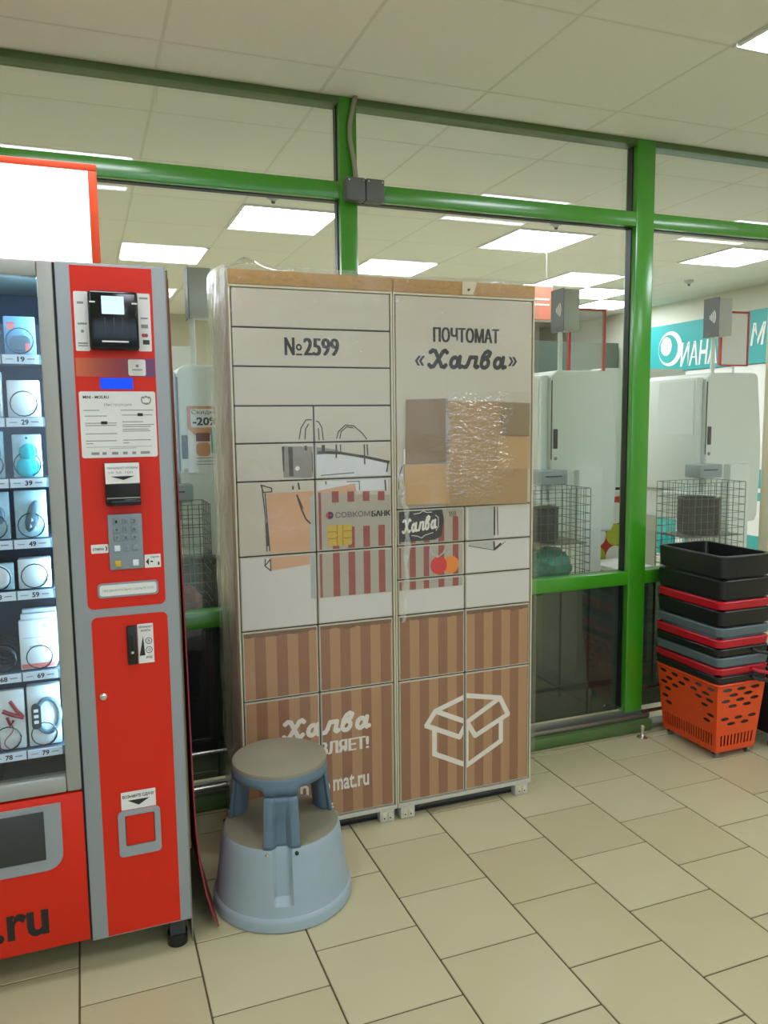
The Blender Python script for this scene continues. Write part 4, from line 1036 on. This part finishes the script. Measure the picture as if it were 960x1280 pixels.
# ================================================================== BEYOND THE GLASS: self-checkouts
def checkout(dX, Yt, label, sign, icon=True):
    X = 2.457 + dX
    r = tag(empty('self_checkout', (X + .2, Yt + .2, 0)), label, 'checkout', 'self checkouts behind the glass')
    # side profile in X-Z, extruded in depth
    pr = []
    top, bot = 1.826, .90
    pts2 = [(X, bot)] + [(X, top - .06)]
    for k_ in range(1, 7):
        a = math.radians(180 - 15 * k_); pts2.append((X + .055 + .055 * math.cos(a), top - .055 + .055 * math.sin(a)))
    for k_ in range(0, 6):
        a = math.radians(90 - 15 * k_); pts2.append((X + .365 + .04 * math.cos(a), top - .04 + .04 * math.sin(a)))
    pts2 += [(X + .412, 1.72), (X + .430, 1.55), (X + .446, 1.38), (X + .448, 1.20), (X + .440, 1.05), (X + .436, .94), (X + .420, bot)]
    mb = MB(); mb.prism([(x, Yt, z) for x, z in pts2], (0, .56, 0)); body = mb.build('body', 'mint', r)
    md = body.modifiers.new('soft', 'BEVEL'); md.width = .012; md.segments = 3; md.limit_method = 'ANGLE'; md.angle_limit = math.radians(50)
    # customer side (faces left)
    BX('front_panel', 'mint', r, X - .05, X, Yt + .03, Yt + .56, 1.10, 1.80, .01)
    BX('card_slot', 'black', r, X - .0015, X + .004, Yt - .001, Yt + .002, 1.33, 1.77)
    BX('reader_window', 'charcoal', r, X + .012, X + .040, Yt - .004, Yt, 1.39, 1.50, .003)
    MB().cyl((X + .028, Yt - .005, 1.335), (X + .028, Yt, 1.335), .010, 14).build('lock', 'steel_dull', r)
    pb = BX('receipt_printer', 'mint_dark', r, X - .125, X + .045, Yt - .10, Yt + .03, 1.195, 1.275, .006)
    BX('paper_slot', 'charcoal', pb, X - .095, X + .005, Yt - .104, Yt - .099, 1.240, 1.246)
    BX('tray', 'mint', r, X - .16, X + .06, Yt - .06, Yt + .2, 1.085, 1.10, .004)
    BX('screen_bezel', 'mint', r, X - .055, X - .050, Yt + .05, Yt + .36, 1.45, 1.78)
    BX('column', 'mint', r, X + .155, X + .315, Yt - .05, Yt + .32, .02, 1.27, .012)
    BX('foot_plate', 'mint_dark', r, X + .05, X + .42, Yt - .08, Yt + .40, 0, .02, .004)
    # pole with contactless light box
    MB().cyl((X + .09, Yt + .06, top - .02), (X + .09, Yt + .06, 2.06), .013, 14).build('pole', 'mint', r, smooth=True)
    bx = BX('sign_box', 'box_light', r, X + .072, X + .175, Yt + .002, Yt + .12, 2.046, 2.270, .003)
    BX('sign_face', 'box_dark', bx, X + .068, X + .0715, Yt - .002, Yt + .124, 2.040, 2.274)
    mb = MB(); cy_, cz_ = Yt + .085, 2.160
    for rr in (.018, .032, .046, .060):
        P_in = []; P_out = []
        for k_ in range(9):
            a = math.radians(-38 + 76 * k_ / 8)
            P_in.append((X + .0675, cy_ - (rr - .004) * math.cos(a) - .0, cz_ + (rr - .004) * math.sin(a))); P_out.append((X + .0675, cy_ - (rr + .004) * math.cos(a), cz_ + (rr + .004) * math.sin(a)))
        mb.face(P_in + P_out[::-1])
    mb.build('contactless_mark', 'white', bx)
    # framed notice beside the pole
    fx0, fx1, fz0, fz1 = (X + .193, X + .446, 1.78, 2.19) if sign == 'clear' else (X + .212, X + .442, 1.885, 2.215)
    if sign:
        y_ = Yt + .127; f = MB()
        for a in ((fx0, fx1, fz1 - .012, fz1), (fx0, fx0 + .012, fz0, fz1 - .012), (fx1 - .012, fx1, fz0, fz1 - .012)): f.box(a[0], a[1], y_, y_ + .02, a[2], a[3])
        if sign == 'white':
            f.box(fx0, fx1, y_, y_ + .02, fz0 - .008, fz0); MB().cyl(((fx0 + fx1) / 2, y_ + .01, 1.80), ((fx0 + fx1) / 2, y_ + .01, fz0), .008, 10).build('notice_post', 'mint', r)
        f = f.build('notice_frame', 'sign_red', r)
        BX('notice_panel', 'clear_panel' if sign == 'clear' else 'white', f, fx0 + .012, fx1 - .012, y_ + .005, y_ + .015, fz0, fz1 - .012)
    return r
checkout(0, 3.80, 'white self checkout right of the locker with an empty red framed panel on top', 'clear')
checkout(1.095, 3.80, 'white self checkout behind the basket stack with a white notice on top', 'white')
checkout(-2.03, 3.80, 'white self checkout seen between vending machine and locker', None)
# poster on the left one
po = tag(empty('discount_poster', (.555, 3.79, 1.32)), 'orange and white discount poster reading -20% on the left checkout', 'poster')
BX('sheet', 'white', po, .468, .66, 3.792, 3.796, 1.32, 1.635)
q = MB(); q.prism([(.468, 3.791, 1.635), (.66, 3.791, 1.635), (.66, 3.791, 1.50), (.50, 3.791, 1.50), (.49, 3.791, 1.51), (.468, 3.791, 1.53)], (0, .001, 0)); q.build('printed_ground', 'poster_orange', po)
flat('printed_ground', 'white', po, .484, .64, 1.535, 1.622, 3.791, .012)
text_obj('lettering', 'ink', po, 'Скидка', .488, .605, 1.594, 1.618, 3.7895); text_obj('lettering', 'ink', po, '-20%', .492, .610, 1.545, 1.583, 3.7895, bold=.03)
flat('printed_photo', 'produce', po, .505, .57, 1.47, 1.51, 3.7908, .004); flat('printed_photo', 'teal', po, .575, .62, 1.41, 1.53, 3.7905, .01); flat('printed_photo', 'poster_orange', po, .505, .57, 1.40, 1.465, 3.7908, .02)
for z in (1.36, 1.375, 1.39): flat('printed_line', 'ink_grey', po, .505, .62, z, z + .004, 3.7908, .001)
# far checkout seen on both sides of the wide green post
fc = tag(empty('checkout_screen', (3.68, 4.62, 0)), 'pale flat checkout unit seen on both sides of the wide green post', 'checkout')
mb = MB(); mb.prism(rrect(3.335, 4.055, 1.075, 1.90, .05, 4.55, ('tl', 'tr')), (0, .16, 0)); mb.build('housing', 'mint', fc)
BX('dark_seam', 'charcoal', fc, 3.335, 4.055, 4.546, 4.56, 1.06, 1.078); BX('shelf', 'mint', fc, 3.33, 4.06, 4.50, 4.74, 1.00, 1.06, .006)
BX('stand', 'mint', fc, 3.60, 3.85, 4.56, 4.72, 0, 1.0)
BX('side_stand', 'mint', fc, 3.36, 3.44, 4.56, 4.72, 0, 1.0)
# wire baskets
def wire_basket(x0, x1, y0, y1, z0, z1, label):
    r = tag(empty('wire_basket', ((x0 + x1) / 2, (y0 + y1) / 2, z0)), label, 'wire basket', 'wire baskets at the checkouts')
    def pnl(a, b_, nm):
        mb = MB(); a = Vector(a); b_ = Vector(b_); L_ = (b_ - a).length; n_ = max(2, round(L_ / .042))
        for i in range(n_ + 1):
            p = a.lerp(b_, i / n_); mb.tube([(p.x, p.y, z0), (p.x, p.y, z1)], .0019, 5)
        m_ = round((z1 - z0) / .042)
        for j in range(m_ + 1):
            z = z0 + (z1 - z0) * j / m_; mb.tube([(a.x, a.y, z), (b_.x, b_.y, z)], .0016, 5)
        mb.build(nm, 'wire', r)
    pnl((x0, y0, 0), (x1, y0, 0), 'front_grid'); pnl((x1, y0, 0), (x1, y1, 0), 'side_grid'); pnl((x0, y1, 0), (x1, y1, 0), 'back_grid'); pnl((x0, y0, 0), (x0, y1, 0), 'side_grid')
    mb = MB()
    for i in range(10): mb.tube([(x0 + (x1 - x0) * i / 9, y0, z0), (x0 + (x1 - x0) * i / 9, y1, z0)], .0028, 5)
    mb.build('floor_grid', 'wire', r)
    for x in (x0, x1):
        for y in (y0, y1): MB().cyl((x, y, 0), (x, y, z0), .006, 8).build('leg', 'wire', r)
    return r
wire_basket(2.10, 2.44, 3.40, 3.66, .68, 1.20, 'tall wire basket right of the locker holding a green bag')
wire_basket(3.08, 3.475, 3.40, 3.66, .68, 1.195, 'tall wire basket behind the stack of shopping baskets')
wire_basket(.27, .50, 3.40, 3.63, .66, 1.21, 'tall wire basket between vending machine and locker')
def canister(x, y, z, r_, h, label, m='charcoal'):
    o = tag(empty('ribbed_bin', (x, y, z)), label, 'bin')
    mb = MB(); mb.lathe([(0.001, 0), (r_ * .95, 0), (r_, h * .1), (r_, h), (r_ * .9, h), (r_ * .88, h * .1), (0.001, h * .08)], (x, y, z), 40, lambda r0, z0_, t: r0 * (1 + .03 * math.cos(10 * t)) if r0 > .02 else r0)
    mb.build('shell', m, o, smooth=True, angle=60)
    mb = MB(); mb.tube([(x + r_ * 1.02 * math.cos(a * .3), y + r_ * 1.02 * math.sin(a * .3), z + h) for a in range(21)], .005, 6); mb.build('rim', 'black', o)
    return o
BX_ = tag(BX('bin_shelf', 'steel_dull', None, 2.11, 2.43, 3.41, 3.65, .912, .918, loc=(2.27, 3.53, .912)), 'thin metal shelf under the dark bin in the wire basket right of the locker', 'shelf')
canister(2.245, 3.52, .92, .066, .175, 'dark ribbed bin in the wire basket right of the locker')
BX_ = tag(BX('bin_shelf', 'steel_dull', None, 3.09, 3.465, 3.41, 3.65, .892, .898, loc=(3.28, 3.53, .892)), 'thin metal shelf under the dark bin behind the basket stack', 'shelf')
canister(3.27, 3.53, .90, .115, .20, 'wide dark ribbed bin behind the stack of shopping baskets', 'black')
bag = MB()
bmesh.ops.create_icosphere(bag.bm, subdivisions=4, radius=1)
for v in bag.bm.verts:
    k_ = 1 + .22 * noise.noise(v.co * 2.4) + .16 * abs(noise.noise(v.co * 5))
    v.co = Vector((2.285 + v.co.x * .108 * k_, 3.53 + v.co.y * .09 * k_, .785 + v.co.z * .095 * k_))
bg = tag(bag.build('goods_bag', 'bag_teal', None, loc=(2.285, 3.53, .69), smooth=True, angle=180), 'shiny teal green bag of goods in the wire basket right of the locker', 'bag')
pd = MB(); bmesh.ops.create_icosphere(pd.bm, subdivisions=3, radius=1)
for v in pd.bm.verts:
    k_ = 1 + .2 * noise.noise(v.co * 2); v.co = Vector((.385 + v.co.x * .085 * k_, 3.52 + v.co.y * .08 * k_, .76 + v.co.z * .085 * k_))
tag(pd.build('goods_bag', 'produce', None, loc=(.385, 3.52, .67), smooth=True, angle=180), 'brownish bag of goods in the wire basket beside the vending machine', 'bag')
# dark till box behind the left wire basket
tb = tag(empty('till_box', (.50, 3.75, 0)), 'black till cabinet low behind the glass beside the vending machine', 'cabinet')
BX('body', 'black', tb, .36, .66, 3.67, 3.78, .30, .93, .01); BX('plinth', 'charcoal', tb, .38, .64, 3.68, 3.77, 0, .30); BX('door', 'charcoal', tb, .375, .645, 3.664, 3.67, .33, .90, .003)
# circles panel behind the middle checkout
cp = tag(empty('dotted_panel', (3.1, 4.42, 0)), 'red counter panel printed with yellow green and white circles', 'panel')
BX('board', 'sign_red', cp, 2.55, 3.42, 4.40, 4.43, .40, 1.03)
for i in range(6):
    for j in range(4):
        MB().disc((2.62 + .148 * i, 4.399, .475 + .148 * j), .073).build('circle', 'lime' if (i + j) % 2 else 'white', cp)
BX('leg', 'white', cp, 2.56, 2.60, 4.40, 4.43, 0, .40); BX('leg', 'white', cp, 3.37, 3.41, 4.40, 4.43, 0, .40)
# low counter, pale boards near the floor
ct = tag(empty('low_counter', (4.2, 4.55, 0)), 'low white counter behind the baskets', 'counter')
BX('top', 'white', ct, 3.05, 3.33, 3.95, 4.30, .60, .63, .004); BX('body', 'mint_dark', ct, 3.08, 3.30, 3.98, 4.28, 0, .60)

# dry cleaner's shopfront on the right wall (X = 6)
sg = tag(empty('shop_sign', (6.15, 6.4, 2.05)), 'teal shop sign lettered ДИАНА in white beyond the glass', 'sign')
BX('board', 'teal', sg, 6.00, 6.15, 4.6, 7.60, 2.06, 2.56)
PXm = lambda u, v: (5.996, -u, v)
mb = MB(); add_text(mb, 'ИАНА', -6.82, -6.30, 2.10, 2.35, PXm, bold=.02, shear=.15); mb.build('lettering', 'white', sg, recalc=False)
mb = MB(); add_text(mb, 'М', -5.88, -5.70, 2.23, 2.44, PXm, bold=.02, shear=.2); mb.build('lettering', 'white', sg, recalc=False)
mb = MB()
cyE, czE = 6.98, 2.30
for r0, r1, oy in ((.185, .150, 0),):
    a_ = [(5.996, cyE + r0 * math.cos(t), czE + r0 * math.sin(t)) for t in [2 * math.pi * k_ / 40 for k_ in range(41)]]; b_ = [(5.996, cyE + .03 + r1 * math.cos(t), czE + r1 * math.sin(t)) for t in [2 * math.pi * k_ / 40 for k_ in range(41)]]
    for i in range(40): mb.face([a_[i], a_[i + 1], b_[i + 1], b_[i]])
mb.face([(5.996, cyE + .06 + .085 * math.cos(t), czE + .03 + .10 * math.sin(t)) for t in [2 * math.pi * k_ / 24 for k_ in range(24)]])
mb.build('emblem', 'white', sg)
mb = MB(); mb.face([(5.995, cyE + .045, czE + .12), (5.995, cyE + .03, czE + .02), (5.995, cyE + .05, czE - .06), (5.995, cyE + .04, czE + .02)]); mb.build('emblem_line', 'teal', sg)
sf = tag(empty('dry_cleaner_stall', (6.1, 6.1, 0)), 'teal and white lower shop front panels under the ДИАНА sign', 'shop front')
BX('panel', 'white', sf, 6.02, 6.18, 4.6, 7.6, 0, 2.055)
BX('teal_panel', 'teal', sf, 6.008, 6.02, 5.1, 5.88, .05, 1.06); BX('teal_panel', 'teal', sf, 6.008, 6.02, 6.50, 7.25, .05, .80)
BX('white_band', 'white', sf, 6.000, 6.008, 5.1, 5.88, .84, .88); BX('white_post', 'white', sf, 5.990, 6.008, 6.70, 6.80, .05, .80)
mb = MB(); mb.disc((6.004, 5.70, .50), .26, axis='x', n=40); mb.build('swirl', 'white', sf)
mb = MB(); mb.face([(6.002, 5.70 + .02 + .2 * math.cos(t), .42 + .16 * math.sin(t)) for t in [math.pi + math.pi * k_ / 16 for k_ in range(17)]]); mb.build('swirl', 'teal', sf)
for z in [1.20 + .045 * i for i in range(18)]: BX('louvre', 'bag_shade', sf, 6.006, 6.02, 5.40, 5.62, z, z + .012)
# dark canopy far back, hanging red sign, ceiling details
dk = tag(empty('dark_canopy', (5.3, 8.1, 2.1)), 'dark green canopy far back in the shop', 'canopy')
BX('fascia', 'dark_green', dk, 4.3, 6.1, 8.0, 8.5, 2.08, 2.46); BX('soffit', 'charcoal', dk, 4.3, 6.1, 8.0, 9.5, 2.05, 2.08); BX('post', 'dark_green', dk, 4.35, 4.45, 8.05, 8.15, 0, 2.05)
hsn = tag(empty('hanging_sign', (3.3, 5.2, 2.3)), 'salmon red sign hanging from the shop ceiling beside the locker top', 'sign')
BX('board', 'salmon', hsn, 3.14, 3.36, 5.2, 5.22, 2.30, 2.54); BX('border', 'white', hsn, 3.125, 3.375, 5.222, 5.235, 2.285, 2.555)
for x in (3.31,): MB().cyl((x, 5.21, 2.54), (x, 5.21, ZC), .003, 6).build('wire', 'steel_dull', hsn)
q = MB()
for z in (2.40, 2.44): q.box(3.17, 3.33, 5.198, 5.2, z, z + .014)
q.build('printed_lines', 'white', hsn)
for x, y, lb_ in ((1.075, 4.50, 'small detector peeking below the green transom left of the narrow post'), (2.94, 4.52, 'small detector peeking below the green transom near the wide post'), (5.35, 6.0, 'small dark detector on the shop ceiling right of the wide green post')):
    o = tag(empty('smoke_detector', (x, y, ZC - .05)), lb_, 'detector', 'smoke detectors on the shop ceiling')
    mb = MB(); mb.lathe([(.001, -.045), (.014, -.043), (.02, -.032), (.036, -.026), (.042, -.012), (.042, -.0045)], (x, y, ZC), 24); mb.build('body', 'box_light', o, smooth=True); mb = MB(); mb.lathe([(.001, -.056), (.010, -.054), (.012, -.044)], (x, y, ZC), 16); mb.build('sensor', 'charcoal', o, smooth=True)
for name, m, layer, src in SK: src.bm.free()
